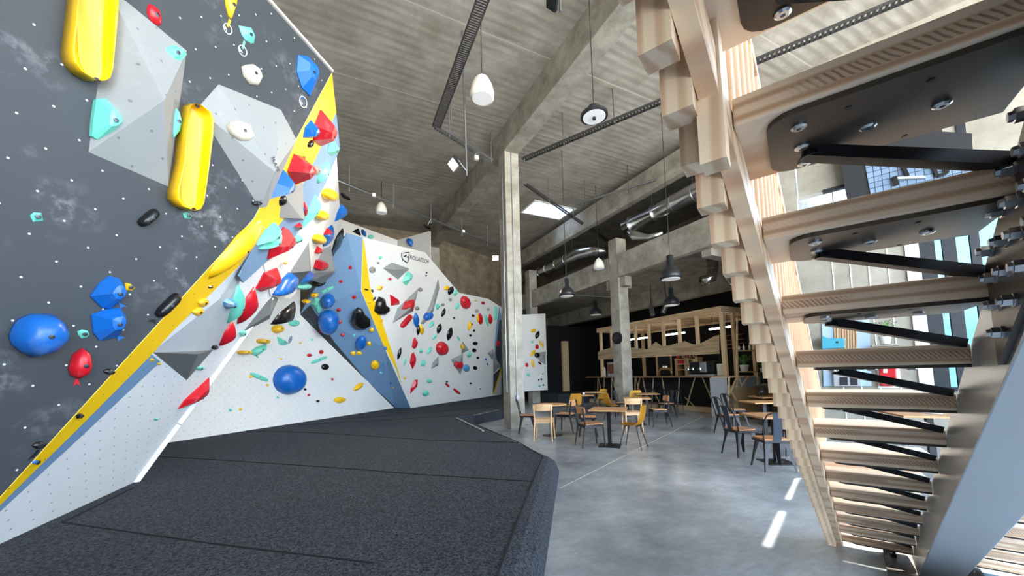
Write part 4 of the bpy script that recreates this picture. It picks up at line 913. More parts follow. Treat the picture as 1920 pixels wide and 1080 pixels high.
for (cx, cy, ang, dg_, tape, colr, lab) in ((426.5, 54, 62, '9', (431, 37), 'trough_yellow', 'oval number tag 9 below the topmost yellow hold'), (454.5, 95, 62, '4', (458, 77), 'hold_mint', 'oval number tag 4 below the mint hold'), (568, 191, 75, '6', (567, 180), 'hold_blue', 'oval number tag 6 below the topmost blue hold')):
    o = root('number_tag', fp_('F1', cx, cy), lab, 'number tag', 'round number tags on the dark overhang')
    bm = bm_new(); ring_px(bm, 'F1', cx, cy, 11, 6.5, ang); mk('printed_ring', bm, 'white_paint', o)
    a_, b2 = fp_('F1', *tape, .003), fp_('F1', cx, cy - 4, .003); bm = bm_new(); bar(bm, a_, b2, .02, .003, FAC['F1'][1]); mk('tape', bm, colr, o)
    text('digit', dg_, 'F1', (cx - 3, cy + 6), .07, (cx + 4, cy + 2.5), 'white_paint', parent=o)
lg = root('wall_logo', fp_('F5', 771, 485), 'thin shield outline with mountain mark and black lettering on the long white wall', 'logo')
bm = bm_new()
sh = [(752.5, 475), (767, 473), (766, 484), (764.5, 490), (763, 493), (755, 487), (753, 482)]
pts = [fp_('F5', x, y, .006) for x, y in sh]; tube(bm, pts + [pts[0]], .018, 6, caps=False); mk('shield_outline', bm, 'black_metal', lg)
bm = bm_new()
for poly in ([(756, 480.5), (761.5, 477), (762.5, 479.5), (759, 482)], [(761, 482), (763, 480.5), (764.5, 483)]): prism(bm, [fp_('F5', x, y, .008) for x, y in poly], -n5 * .004)
mk('mountain_mark', bm, 'black_metal', lg)
text('lettering', 'ROCATECH', 'F5', (768, 485.2), .20, (791, 491.5), 'black_metal', parent=lg, off=.008)
o = text('volume_lettering', 'SLAPE', 'F1', (508.5, 294), .06, (516, 313), 'black_metal', off=.215); tag(o, 'small black lettering running down the second grey pyramid', 'lettering', None)

# strips of coloured tape marking the starting holds
for (pts, colr, lab) in (([(141, 710), (146, 711), (150, 724), (144, 719), (137, 724)], 'hold_red', 'red forked tape mark under the egg-shaped red hold'), ([(222, 566), (228, 570), (238, 575), (229, 575), (226, 580)], 'hold_blue', 'blue forked tape mark under the upper stacked blue hold'),
        ([(218, 628), (224, 630), (235, 633), (226, 635), (222, 640)], 'hold_blue', 'blue forked tape mark under the lower stacked blue hold'), ([(276, 602), (286, 598), (292, 600), (291, 608), (285, 604)], 'black_metal', 'black forked tape mark under the longer black bar hold'),
        ([(66, 848), (70, 842), (73, 846), (62, 858), (52, 862)], 'black_metal', 'black forked tape mark below the lowest black hold on the dark overhang')):
    bm = bm_new(); prism(bm, [fp_('F1', x, y, .004) for x, y in pts], -n1 * .003); tag(mk('tape_mark', bm, colr), lab, 'tape mark', 'tape marks on the dark overhang')

# ================================================================== the stair
PHV = 2.675; VV = Vector((math.sin(PHV), math.cos(PHV), 0)); YV = Vector((-VV.y, VV.x, 0))
RZ = math.atan2(VV.y, VV.x); TW, SW = .398, .185
stair = root('open_staircase', st(1.4, .3, 0), 'open timber staircase with black steel plates, central steel stringer and slatted side', 'staircase', rz=RZ)
WI = WM[stair.name].inverted()
def L(p): return WI @ Vector(p)
def tread_origin(k): return P + UU * (G * (k - 1)) - V(0, 0, RISE * (k - 1))
KS = list(range(-9, 14))
def tread_mesh(w):
    bm = bm_new(); box(bm, (w / 2, .135, -.029), (w, .27, .058)); return bm
def plate_mesh(w, flip):
    bm = bm_new(); r = .045; pts = []
    x0, x1, y0, y1 = .05, w, .008, .25
    if flip: x0, x1 = 0, w - .05
    for (cx, cy, a0) in (((x0 + r), y0 + r, 180), (x1 - r, y0 + r, 270), (x1 - r, y1 - r, 0), (x0 + r, y1 - r, 90)):
        sharp = (cx > (x0 + x1) / 2) != flip
        for j in range(5):
            a_ = math.radians(a0 + 22.5 * j); rr = r if not sharp else .002
            ccx = cx if not sharp else (x1 - .002 if not flip else x0 + .002); ccy = cy if not sharp else (y0 + .002 if cy < .1 else y1 - .002)
            pts.append(V(ccx + rr * math.cos(a_), ccy + rr * math.sin(a_), -.058))
    prism(bm, pts, (0, 0, -.010))
    for x, y in ((.17, .05), (.17, .235), (.27, .05), (.27, .235)): lathe(bm, [(.005, .001), (.005, -.0012)], (x if not flip else w - x, y, -.068), 8)
    return bm
BPOS = ((.10, .057), (.105, .143), (.11, .225), (.205, .14), (.30, .14))
def bolt_at(bm, c): lathe(bm, [(.013, 0), (.013, -.004), (.009, -.007), (.004, -.007), (.004, -.003)], c, 12)
rest = bm_new()
first = {}
for k in KS:
    for side in (0, 1):
        org = L(tread_origin(k) + (VV * (TW + SW) if side else V(0, 0, 0)))
        if side not in first:
            o = mk('tread', tread_mesh(TW), 'stair_wood', stair, world=False, bevel=.004)
            pl = mk('steel_plate', plate_mesh(TW, side == 1), 'black_steel', o, world=False)
            pl.data.materials.append(M['black_metal'])
            for f_ in pl.data.polygons:
                if f_.area < 2e-4 and abs(f_.center.z + .068) < .002 and len(f_.vertices) in (4, 8): f_.material_index = 1
            bm = bm_new(); x0, x1 = (.11, TW + .01) if side == 0 else (TW - .11, -.01)
            bar(bm, (x0, .17, -.072), (x1, .275, -.155), .03, .025); lathe(bm, [(.02, 0), (.012, .02)], (x0 + .01, .172, -.085), 8)
            br_ = mk('diagonal_brace', bm, 'black_metal', o, world=False)
            first[side] = (o, pl, br_)
        else:
            o = first[side][0].copy(); COL.objects.link(o); o.parent = stair
            for ch in first[side][1:]:
                c_ = ch.copy(); COL.objects.link(c_); c_.parent = o
        o.location = org
        if side == 0 and -1 <= k <= 7:
            for x, y in BPOS:
                if k == -1 and side == 0 and 'bolt0' not in first: bm = bm_new(); bolt_at(bm, (0, 0, 0)); first['bolt0'] = bo = mk('plate_bolt', bm, 'zinc', o, world=False)
                else: bo = first['bolt0'].copy(); COL.objects.link(bo); bo.parent = o
                bo.location = (x, y, -.068)
        else:
            for x, y in BPOS: bolt_at(rest, org + V(x if side == 0 else TW - x, y, -.068))
ro = mk('plate_bolts', rest, 'zinc', stair, world=False); ro['kind'] = 'stuff'
SL = RISE / G
def line_pt(t, w, dz): return st(t, w, P.z - t * SL + dz)
TE = (P.z - .235) / SL                                           # where the stringer's lower edge meets the floor
T0 = -2.75
def ribbon(bm, w0, w1, pts):                                      # closed prism between lateral w0 and w1; pts in (t, z)
    a_ = [bm.verts.new(st(t, w0, z)) for t, z in pts]; b2 = [bm.verts.new(st(t, w1, z)) for t, z in pts]
    bm.faces.new(a_); bm.faces.new(b2[::-1]); n_ = len(a_)
    for i in range(n_): bm.faces.new((a_[i], b2[i], b2[(i + 1) % n_], a_[(i + 1) % n_]))
zl = lambda t, dz: P.z - t * SL + dz
bm = bm_new(); ribbon(bm, TW, TW + SW, [(T0, zl(T0, -.235)), (TE, 0.012), (TE + .35, .012), (TE + .35, zl(TE + .35, .0) if zl(TE + .35, .0) > .05 else .05), (TE + .3, zl(TE + .3, .02)), (T0, zl(T0, .02))])
mk('stringer', bm, 'stringer_steel', stair, bevel=.004)
bm = bm_new(); ribbon(bm, TW - .16, TW + SW + .16, [(TE - .28, 0), (TE + .45, 0), (TE + .45, .014), (TE - .28, .014)])
for dt in (-.2, .3):
    for w in (TW - .1, TW + SW + .1): lathe(bm, [(.022, .014), (.022, .03), (.012, .031), (.012, .05)], st(TE + dt, w, 0), 6)
mk('foot_plate', bm, 'brown_steel', stair)
bm = bm_new(); ribbon(bm, TW - .012, TW, [(.02, zl(.02, -.21)), (.56, zl(.56, -.21)), (.56, zl(.56, .018)), (.02, zl(.02, .018))]); mk('splice_plate', bm, 'brown_steel', stair)
rows = [(t, dz) for t in (.10, .20, .30, .39, .49) for dz in (.0, -.06, -.12, -.18)]
for i, (t, dz) in enumerate(rows):
    c = line_pt(t, TW - .012, dz + .0)
    bm = bm_new(); lathe(bm, [(.015, 0), (.015, .004), (.0125, .005), (.0125, .017), (.009, .018), (.008, .024)], c, 6, -NV)
    mk('splice_nut', bm, 'zinc', stair)
# slatted side
bm = bm_new(); ribbon(bm, -.034, -.002, [(-2.7, zl(-2.7, -.10)), (3.30, zl(3.30, -.10)), (3.33, zl(3.33, -.012)), (-2.7, zl(-2.7, -.012))])
mk('side_board', bm, 'run_wood', stair)
sp_ = .0955; j0 = -27
bm = bm_new(); box(bm, (0, 0, .5), (.052, .052, 1.0)); slat0 = None
for j in range(j0, 34):
    t = -.02 + j * sp_; zb = max(.02, zl(t, -.135)); zt_ = zl(t, .93)
    if zt_ > CEIL - .05: continue
    o = None
    if slat0 is None: o = slat0 = mk('side_slat', bm, 'post_wood', stair, world=False)
    else: o = slat0.copy(); COL.objects.link(o); o.parent = stair
    o.location = L(st(t, -.062, zb)); o.scale = (1, 1, zt_ - zb)
bm = bm_new(); ribbon(bm, -.09, -.034, [(-2.6, zl(-2.6, .93)), (3.2, zl(3.2, .93)), (3.2, zl(3.2, .97)), (-2.6, zl(-2.6, .97))]); mk('handrail', bm, 'run_wood', stair)
bm = bm_new(); box(bm, st(-.075, -.02, P.z + .34), (.042, .05, 1.0), Matrix.Rotation(RZ, 3, 'Z')); 
mk('upper_post', bm, 'post_wood', stair)
bm = bm_new(); box(bm, st(3.50, -.03, .13), (.05, .06, .26), Matrix.Rotation(RZ, 3, 'Z')); mk('foot_post', bm, 'post_wood', stair)

# ================================================================== furniture
def at_h(head): return -(math.radians(head) + YAW)               # heading measured from the viewing direction, clockwise
def metal_chair(name, label, grp):
    o = root(name, (0, 0, 0), label, 'chair', grp)
    bm = bm_new(); prism(bm, [V(-.17, -.17, .44), V(.17, -.17, .44), V(.185, .12, .44), V(.15, .185, .44), V(-.15, .185, .44), V(-.185, .12, .44)], (0, 0, .022)); mk('seat', bm, 'chair_wood', o, world=False, bevel=.006)
    bm = bm_new(); prism(bm, [V(-.18, -.18, .40), V(.18, -.18, .40), V(.19, .19, .40), V(-.19, .19, .40)], (0, 0, .04)); mk('seat_frame', bm, 'chair_black', o, world=False, bevel=.01)
    for sx in (-1, 1):
        for sy in (-1, 1):
            bm = bm_new(); a_, b2 = V(sx * .155, sy * .155, .42), V(sx * .215, sy * .225, 0)
            s_ = V(-sx, -sy, 0).normalized(); pr = []
            for q, w in ((a_, .075), (a_.lerp(b2, .5), .042), (b2, .028)):
                pr.append([q + V(sx * 0, 0, 0), q + V(-sx * w, 0, 0) , q + V(-sx * w * .5, -sy * w * .5, 0), q + V(0, -sy * w, 0)])
            vs = [[bm.verts.new(p) for p in ring] for ring in pr]
            for r0, r1 in zip(vs, vs[1:]):
                for i in range(4): bm.faces.new((r0[i], r0[(i + 1) % 4], r1[(i + 1) % 4], r1[i]))
            bm.faces.new(vs[0][::-1]); bm.faces.new(vs[-1]); mk('leg', bm, 'chair_black', o, world=False)
    bm = bm_new(); pts = [V(-.18, -.16, .43), V(-.19, -.19, .58), V(-.185, -.235, .74), V(-.15, -.26, .82), V(-.07, -.27, .852), V(.07, -.27, .852), V(.15, -.26, .82), V(.185, -.235, .74), V(.19, -.19, .58), V(.18, -.16, .43)]
    tube(bm, pts, .011, 8); mk('back_hoop', bm, 'chair_black', o, world=False, smooth=True)
    bm = bm_new(); prism(bm, [V(-.05, -.165, .43), V(.05, -.165, .43), V(.075, -.262, .845), V(-.075, -.262, .845)], V(0, -.010, .002)); mk('back_splat', bm, 'chair_grey', o, world=False)
    return o
def curved_back(bm, zc, hgt, r=.26, half=38, th=.016, yc=.06, taper=.8):
    n_ = 10; A_ = []; B_ = []
    for i in range(n_ + 1):
        a_ = math.radians(-half + 2 * half * i / n_); e = 1 - (abs(2 * i / n_ - 1) ** 3) * (1 - taper)
        for rr, Lst in ((r, A_), (r + th, B_)):
            x, y = rr * math.sin(a_) * 1.25, yc - rr * math.cos(a_)
            Lst.append((V(x, y, zc - hgt / 2 * e), V(x, y - .02, zc + hgt / 2 * e)))
    for i in range(n_):
        q = [bm.verts.new(v) for v in (A_[i][0], A_[i + 1][0], A_[i + 1][1], A_[i][1], B_[i][0], B_[i + 1][0], B_[i + 1][1], B_[i][1])]
        for f in ((0, 1, 2, 3), (7, 6, 5, 4), (0, 4, 5, 1), (3, 2, 6, 7)): bm.faces.new([q[k] for k in f])
        if i == 0: bm.faces.new((q[0], q[3], q[7], q[4]))
        if i == n_ - 1: bm.faces.new((q[1], q[5], q[6], q[2]))
    bmesh.ops.remove_doubles(bm, verts=bm.verts, dist=.0005)
def wood_chair(name, label, grp, legm, seatm):
    o = root(name, (0, 0, 0), label, 'chair', grp)
    bm = bm_new(); prism(bm, [V(-.19, -.19, .44), V(.19, -.19, .44), V(.21, .18, .45), V(.17, .21, .45), V(-.17, .21, .45), V(-.21, .18, .45)], (0, 0, .024)); mk('seat', bm, seatm, o, world=False, bevel=.008)
    bm = bm_new()
    for a_, b2 in (((-.18, -.17, .41), (.18, -.17, .41)), ((-.19, .18, .41), (.19, .18, .41)), ((-.18, -.17, .41), (-.19, .18, .41)), ((.18, -.17, .41), (.19, .18, .41))): bar(bm, a_, b2, .022, .05)
    mk('seat_frame', bm, legm, o, world=False)
    for sx in (-1, 1):
        bm = bm_new(); tube(bm, [V(sx * .19, .19, .44), V(sx * .215, .225, 0)], [.021, .013], 8); mk('leg', bm, legm, o, world=False)
        bm = bm_new(); tube(bm, [V(sx * .205, -.265, 0), V(sx * .185, -.18, .44), V(sx * .20, -.235, .78)], [.013, .022, .014], 8); mk('leg', bm, legm, o, world=False)
    bm = bm_new(); curved_back(bm, .74, .15, .24, 44, .018, .0); mk('backrest', bm, seatm, o, world=False, smooth=False)
    return o
def shell_chair(name, label, grp):
    o = root(name, (0, 0, 0), label, 'chair', grp)
    prof = [(.22, .455), (.10, .445), (-.06, .44), (-.15, .46), (-.20, .53), (-.235, .66), (-.26, .80), (-.265, .845)]
    bm = bm_new(); n_ = 8; rows_ = []
    for i, (y, z) in enumerate(prof):
        hw = (.20, .215, .22, .22, .22, .215, .195, .16)[i]; row = []
        for k in range(n_ + 1):
            s_ = 2 * k / n_ - 1; up = .02 * s_ * s_ * (1 if i < 4 else 0); fw = .03 * s_ * s_ * (0 if i < 3 else 1)
            row.append(bm.verts.new(V(s_ * hw, y + fw, z + up)))
        rows_.append(row)
    for a_, b2 in zip(rows_, rows_[1:]):
        for k in range(n_): bm.faces.new((a_[k], a_[k + 1], b2[k + 1], b2[k]))
    bmesh.ops.solidify(bm, geom=bm.faces[:], thickness=.012); mk('shell', bm, 'shell_yellow', o, world=False, smooth=True)
    for sx in (-1, 1):
        for sy in (-1, 1):
            bm = bm_new(); tube(bm, [V(sx * .12, sy * .11, .435), V(sx * .21, sy * .22, 0)], [.011, .008], 8); mk('leg', bm, 'chair_black', o, world=False)
    bm = bm_new(); bar(bm, (-.13, -.11, .43), (.13, -.11, .43), .02, .02); bar(bm, (-.13, .11, .43), (.13, .11, .43), .02, .02); mk('seat_frame', bm, 'chair_black', o, world=False)
    return o
def table(name, label, grp, rnd_=False, s_=.36, h_=.75, base=True):
    o = root(name, (0, 0, 0), label, 'table', grp)
    bm = bm_new()
    if rnd_: lathe(bm, [(s_ - .005, h_ - .028), (s_, h_ - .02), (s_, h_ - .004), (s_ - .004, h_)], (0, 0, 0), 32)
    else: box(bm, (0, 0, h_ - .015), (2 * s_, 2 * s_, .03))
    mk('tabletop', bm, 'table_wood', o, world=False, bevel=0 if rnd_ else .004)
    bm = bm_new(); box(bm, (0, 0, h_ / 2 - .01), (.075, .075, h_ - .04)) if not rnd_ else lathe(bm, [(.038, .02), (.038, h_ - .03)], (0, 0, 0), 16); mk('column', bm, 'black_metal', o, world=False)
    bm = bm_new()
    if rnd_: lathe(bm, [(.235, 0), (.235, .008), (.05, .016)], (0, 0, 0), 28)
    else: box(bm, (0, 0, .006), (.42, .42, .012)); box(bm, (0, 0, .02), (.12, .12, .02))
    mk('base_plate', bm, 'black_metal', o, world=False)
    bm = bm_new(); box(bm, (0, 0, h_ - .036), (.3, .06, .012)); box(bm, (0, 0, h_ - .036), (.06, .3, .012)); mk('top_bracket', bm, 'black_metal', o, world=False)
    return o
PROTO = {}
def put(kind, px, head, label, grp):
    fn = {'metal': lambda: metal_chair('metal_chair', label, grp), 'oak': lambda: wood_chair('oak_chair', label, grp, 'oak_wood', 'oak_wood'), 'dark': lambda: wood_chair('wooden_back_chair', label, grp, 'chair_black', 'chair_wood'),
          'shell': lambda: shell_chair('shell_chair', label, grp), 'square': lambda: table('cafe_table', label, grp), 'round': lambda: table('round_cafe_table', label, grp, True)}[kind]
    if kind not in PROTO: o = PROTO[kind] = fn()
    else: o = copy_tree(PROTO[kind]); o['label'] = label; o['group'] = grp
    p = at_z(*px, 0); o.location = p; o.rotation_euler = (0, 0, at_h(head)); return o
GC, GT = 'cafe chairs', 'cafe tables'
put('round', (1036, 816), 0, 'round wooden cafe table beside the tall concrete column', GT)
put('square', (1144, 836), 20, 'square wooden cafe table with a yellow shell chair, in front of the speaker column', GT)
put('square', (1196, 796), 15, 'square wooden cafe table behind the front one, below the speaker column', GT)
put('square', (1214, 780), 10, 'small wooden cafe table close to the bar stools', GT)
put('square', (1094, 783), 10, 'square wooden cafe table with a white cup, near the dark mats', GT)
put('square', (1116, 772), 12, 'thin square table in front of the dark partition', GT)
put('square', (1458, 867), 5, 'square wooden cafe table nearest the stair, with metal chairs around it', GT)
put('square', (1436, 816), 5, 'larger wooden cafe table behind the metal chairs, facing the bar corner', GT)
put('square', (1446, 797), 5, 'wooden cafe table closest to the bar corner, with a dark lamp on it', GT)
put('metal', (989, 811), 95, 'dark metal chair beside the concrete column, at the round table', GC)
put('oak', (1021, 824), 12, 'light oak chair with rounded back, at the round table', GC)
put('dark', (1062, 809), -60, 'black framed chair with brown wooden seat, between round and square tables', GC)
put('dark', (1108, 836), 78, 'black framed wooden back chair in front at the square table', GC)
put('metal', (1103, 817), 100, 'dark metal chair behind the front wooden back chair', GC)
put('shell', (1188, 840), -55, 'yellow shell chair in front at the square table', GC)
put('shell', (1075, 788), -20, 'yellow shell chair seen from its back, behind the round table', GC)
put('shell', (1125, 770), -30, 'yellow shell chair farthest back, by the thin square table', GC)
put('shell', (1150, 788), 75, 'yellow shell chair turned sideways in front of the speaker column', GC)
put('shell', (1190, 777), 0, 'yellow shell chair just beyond the speaker column', GC)
put('metal', (1168, 780), 120, 'dark metal chair with hoop back beside the speaker column', GC)
put('oak', (1186, 806), 5, 'pale wooden chair behind the square table, below the speaker column', GC)
put('dark', (1237, 799), -85, 'black framed wooden back chair at the outer end of the second table', GC)
put('metal', (1251, 783), -110, 'dark metal chair closest to the bar stools', GC)
put('metal', (1450, 879), 8, 'dark metal chair seen from behind, at the table nearest the stair', GC)
put('metal', (1390, 853), 82, 'dark metal chair in profile with wooden seat, at the table nearest the stair', GC)
put('metal', (1366, 814), 85, 'dark metal chair in profile at the larger table facing the bar corner', GC)
put('metal', (1380, 800), 85, 'dark metal chair half hidden behind the larger table', GC)
put('metal', (1489, 852), -80, 'dark metal chair half hidden by the stair slats', GC)
put('metal', (1478, 818), -85, 'dark metal chair behind the stair slats at the larger table', GC)
put('metal', (1590, 778), -60, 'black metal chair seen between the stair treads', GC)
tp = at_z(1740, 776, .74)
o = table('cafe_table', 'sunlit wooden table with white napkins, seen through the stair', GT, False, .45); o.location = (tp.x, tp.y, 0); o.rotation_euler = (0, 0, at_h(25))
bm = bm_new(); prism(bm, [tp + V(-.15, -.2, .012), tp + V(.2, -.1, .012), tp + V(.05, .2, .012)], (0, 0, .006)); tag(mk('napkin', bm, 'white_paint'), 'white folded napkin on the sunlit table', 'napkin')
cp = at_z(1094, 783, 0)
bm = bm_new(); lathe(bm, [(.025, .751), (.04, .765), (.042, .83), (.036, .83), (.034, .77)], (cp.x + .05, cp.y, 0), 16); tag(mk('cup', bm, 'pot_white'), 'white cup on the cafe table near the dark mats', 'cup')
lp = at_z(1446, 797, 0) + CR * -.25
o = root('desk_lamp', (lp.x, lp.y, .75), 'dark tilted lamp lying on the table closest to the bar corner', 'lamp')
bm = bm_new(); lathe(bm, [(.05, 0), (.055, .05), (.09, .16), (.085, .165), (.05, .06)], (lp.x, lp.y, .86), 18, CR + V(0, 0, .25)); mk('lamp_shade', bm, 'lamp_black', o, smooth=True)
bm = bm_new(); lathe(bm, [(.08, .752), (.08, .765), (.012, .77), (.012, .86)], (lp.x, lp.y, 0), 14); mk('base', bm, 'lamp_black', o)

# ================================================================== the bar
XB = 12.0; CZ = 1.262
bar_ = root('bar_counter', (XB + .2, 11.8, 0), 'long dark bar counter with a wooden top and thin zigzag struts', 'bar counter')
bm = bm_new(); slab(bm, XB - .12, XB + .62, 8.1, 15.6, CZ - .05, CZ); mk('worktop', bm, 'counter_wood', bar_, bevel=.004)
bm = bm_new(); slab(bm, XB + .3, XB + .6, 8.3, 15.5, .16, CZ - .05); mk('front_panel', bm, 'dark_wall', bar_)
bm = bm_new(); slab(bm, XB - .02, XB + .6, 8.3, 15.5, 0, .16); mk('plinth', bm, 'fascia_wood', bar_)
def ypx(x): return on_x(x, 700, XB).y
ZG = [((1120, 0), (1118, 1)), ((1121, 0), (1128, 1)), ((1132, 0), (1129, 1)), ((1146, 0), (1144, 1)), ((1147, 0), (1156, 1)), ((1154, 1), (1158, 0)), ((1190, 0), (1187, 1)), ((1191, 0), (1201, 1)), ((1199, 0), (1193, .5)), ((1204, 0), (1211, 1)), ((1224, 0), (1219, 1)), ((1222, .45), (1234, 1)), ((1240, 0), (1246, 1)), ((1273, 0), (1266, 1)), ((1302, 0), (1283, 1)), ((1281, .7), (1298, 1)), ((1316, 0), (1336, 1)), ((1342, 0), (1328, .5)), ((1345, 0), (1361, .9))]
for (xa, fa), (xb, fb) in ZG:
    z = lambda f: CZ - .05 - f * (CZ - .21)
    bm = bm_new(); bar(bm, (XB + .02, ypx(xa), z(fa)), (XB + .02, ypx(xb), z(fb)), .03, .03, V(1, 0, 0)); mk('strut', bm, 'fascia_wood', bar_)
# timber canopy above it
can = root('bar_canopy', (XB + .3, 11.4, CZ), 'timber canopy frame over the bar with mountain-shaped boards and joists', 'bar canopy')
CT = 3.62; y0c, y1c = 8.15, 14.66
bm = bm_new(); slab(bm, XB - .06, XB + .06, y0c, y1c, CT - .2, CT); mk('top_beam', bm, 'bar_wood_long', can, bevel=.004)
bm = bm_new(); slab(bm, XB + 2.9, XB + 3.0, y0c, y1c, CT - .2, CT); mk('top_beam', bm, 'bar_wood_long', can)
for ya_ in (y0c + .06, y1c - .06):
    bm = bm_new(); slab(bm, XB + .06, XB + 2.9, ya_ - .06, ya_ + .06, CT - .2, CT); mk('side_beam', bm, 'run_wood', can)
for i in range(12):
    y = y0c + .5 + i * .52; bm = bm_new(); slab(bm, XB + .06, XB + 2.9, y - .035, y + .035, CT - .17, CT - .02); mk('joist', bm, 'run_wood', can)
for px_, w_ in ((1356, .14), (1308, .1), (1274.5, .1), (1244.5, .1), (1217, .1), (1192, .1), (1146.5, .1), (1126.5, .12)):
    y = on_x(px_, 630, XB).y; full = px_ in (1356, 1126.5)
    bm = bm_new(); slab(bm, XB - .05, XB + .05, y - w_ / 2, y + w_ / 2, CZ if full else 2.3, CT - .2); mk('post', bm, 'bar_wood', can)
prof = [(1122, 660), (1131, 656), (1147, 652), (1155, 640), (1182, 651), (1197, 653), (1214, 655), (1230, 641), (1243, 650), (1262, 646), (1284, 639.5), (1300, 646), (1312, 645), (1341, 630), (1349, 628), (1349, 661), (1300, 663.5), (1185, 669.5), (1122, 673)]
bm = bm_new(); prism(bm, [on_x(x, y, XB - .06) for x, y in prof], (-.03, 0, 0)); mk('mountain_board', bm, 'fascia_wood', can)
bm = bm_new(); a_, b2 = on_x(1349, 661.5, XB - .06), on_x(1122, 673.5, XB - .06); bar(bm, a_ + V(.0, 0, -.01), b2 + V(0, 0, -.01), .05, .025); mk('edge_strip', bm, 'bar_wood_long', can)
for px_, X_ in ((1377, 13.2), (1413, 14.9)):
    p_ = on_y(px_, 650, y0c + .06); bm = bm_new(); slab(bm, p_.x - .05, p_.x + .05, y0c, y0c + .1, 0.0 if px_ == 1413 else CZ, CT - .2); mk('post', bm, 'bar_wood', can)
bm = bm_new(); pb_ = on_x(1207, 690, XB + 2.9); slab(bm, XB + 2.88, XB + 3.0, pb_.y - .06, pb_.y + .06, 0, CT - .2); mk('post', bm, 'bar_wood', can)
# service counter at the end, with open shelf
sc_ = root('service_counter', (13.3, 7.9, 0), 'pale service counter at the end of the bar with thin timber frame and drawer fronts', 'counter')
yS = 7.55
def sv(x, y): return on_y(x, y, yS)
bm = bm_new(); a_, b2 = sv(1366, 706), sv(1417, 706); slab(bm, a_.x, b2.x, yS, yS + .6, a_.z - .04, a_.z); mk('worktop', bm, 'run_wood', sc_)
zt0 = a_.z - .04
bm = bm_new(); a_ = sv(1361, 710); slab(bm, a_.x, a_.x + .12, yS + .05, yS + .55, 0, zt0); mk('side_panel', bm, 'grey_paint', sc_)
bm = bm_new(); a_, b2 = sv(1381, 724), sv(1500, 726); slab(bm, a_.x, b2.x, yS - .05, yS + .55, a_.z - .03, a_.z); mk('lower_top', bm, 'grey_paint', sc_)
zz = a_.z - .03
for xa, xb in ((1381, 1422), (1423, 1466), (1467, 1500)):
    p_, q_ = sv(xa, 740), sv(xb, 740); bm = bm_new(); slab(bm, p_.x + .01, q_.x - .01, yS - .02, yS + .5, 0.0, zz); mk('drawer_front', bm, 'fascia_wood', sc_)
bm = bm_new()
for s_ in (((1382, 594), (1381.5, 725)), ((1381, 658), (1440, 656)), ((1441, 656), (1442, 724)), ((1382, 659), (1383, 697)), ((1382, 697), (1420, 697)), ((1420, 697), (1421, 725)), ((1385, 707), (1390, 723)), ((1390, 723), (1403, 706)), ((1367, 708), (1366, 752)), ((1367, 728), (1380, 750)), ((1381, 709), (1368, 738))):
    bar(bm, sv(*s_[0]), sv(*s_[1]), .04, .04, V(0, 1, 0))
mk('timber_frame', bm, 'bar_wood', sc_)
bm = bm_new(); a_, b2 = sv(1405, 708), sv(1432, 722); slab(bm, a_.x, b2.x, yS + .1, yS + .4, b2.z, a_.z); tag(mk('storage_box', bm, 'blue_paint'), 'pale blue storage box on the service counter', 'box')
pq = sv(1402, 697); plant('potted_plant', pq + V(0, .1, .02), .30, .28, .14, 'bushy green herb in a white pot on the service counter shelf', 34, .035)
pq = on_y(1431, 698, yS + .95); o = plant('potted_plant', pq, .2, .15, .11, 'smaller green plant in a white pot near the stair slats', 22, .03)
bm = bm_new(); slab(bm, pq.x - .2, pq.x + .2, pq.y - .15, pq.y + .15, 0, pq.z); tag(mk('plant_stand', bm, 'dark_panel'), 'dark stand under the smaller white plant pot', 'stand')
for i, (x, hh) in enumerate(((1386, 8), (1395, 11), (1406, 13))):
    a_ = sv(x, 657); r_ = .03; bm = bm_new(); t_ = sv(x, 657 - hh); lathe(bm, [(r_, 0), (r_, (t_.z - a_.z) * .6), (r_ * .4, (t_.z - a_.z) * .8), (r_ * .4, t_.z - a_.z)], a_ + V(0, 0, .02), 12)
    tag(mk('bottle', bm, 'lamp_white'), ('shortest', 'middle', 'tallest')[i] + ' white bottle on the shelf above the herb pot', 'bottle', 'white bottles on the shelf')
# things on and behind the bar
def bx(x, y, X=XB + .25): return on_x(x, y, X)
ya_, yb_ = bx(1236, 700).y, bx(1259, 700).y
o = root('beer_tap', (XB + .25, (ya_ + yb_) / 2, CZ), 'arched brass beer tap with two pale balls on the bar', 'beer tap')
bm = bm_new(); zt_ = bx(1247, 692).z; tube(bm, [V(XB + .25, ya_, CZ), V(XB + .25, ya_, zt_ - .1), V(XB + .25, ya_ + (yb_ - ya_) * .15, zt_), V(XB + .25, yb_ - (yb_ - ya_) * .15, zt_), V(XB + .25, yb_, zt_ - .1), V(XB + .25, yb_, CZ)], .05, 10); mk('arch', bm, 'brass', o, smooth=True)
for f_ in (.4, .6):
    bm = bm_new(); bmesh.ops.create_uvsphere(bm, u_segments=14, v_segments=8, radius=.05, matrix=Matrix.Translation((XB + .25, ya_ + (yb_ - ya_) * f_, zt_ + .09))); bar(bm, (XB + .25, ya_ + (yb_ - ya_) * f_, zt_), (XB + .25, ya_ + (yb_ - ya_) * f_, zt_ + .06), .02, .02); mk('handle', bm, 'lamp_white', o, smooth=True)
y_a, y_b = bx(1296, 700).y, bx(1348, 700).y
o = root('espresso_machine', (XB + .35, (y_a + y_b) / 2, CZ), 'black and chrome espresso machine on the bar', 'espresso machine')
ym, yn = min(y_a, y_b), max(y_a, y_b)
bm = bm_new(); slab(bm, XB + .15, XB + .6, ym + .1, yn, CZ + .06, CZ + .52); mk('body', bm, 'black_metal', o, bevel=.05)
bm = bm_new(); slab(bm, XB + .05, XB + .6, ym + .05, yn, CZ, CZ + .06); mk('drip_tray', bm, 'zinc', o)
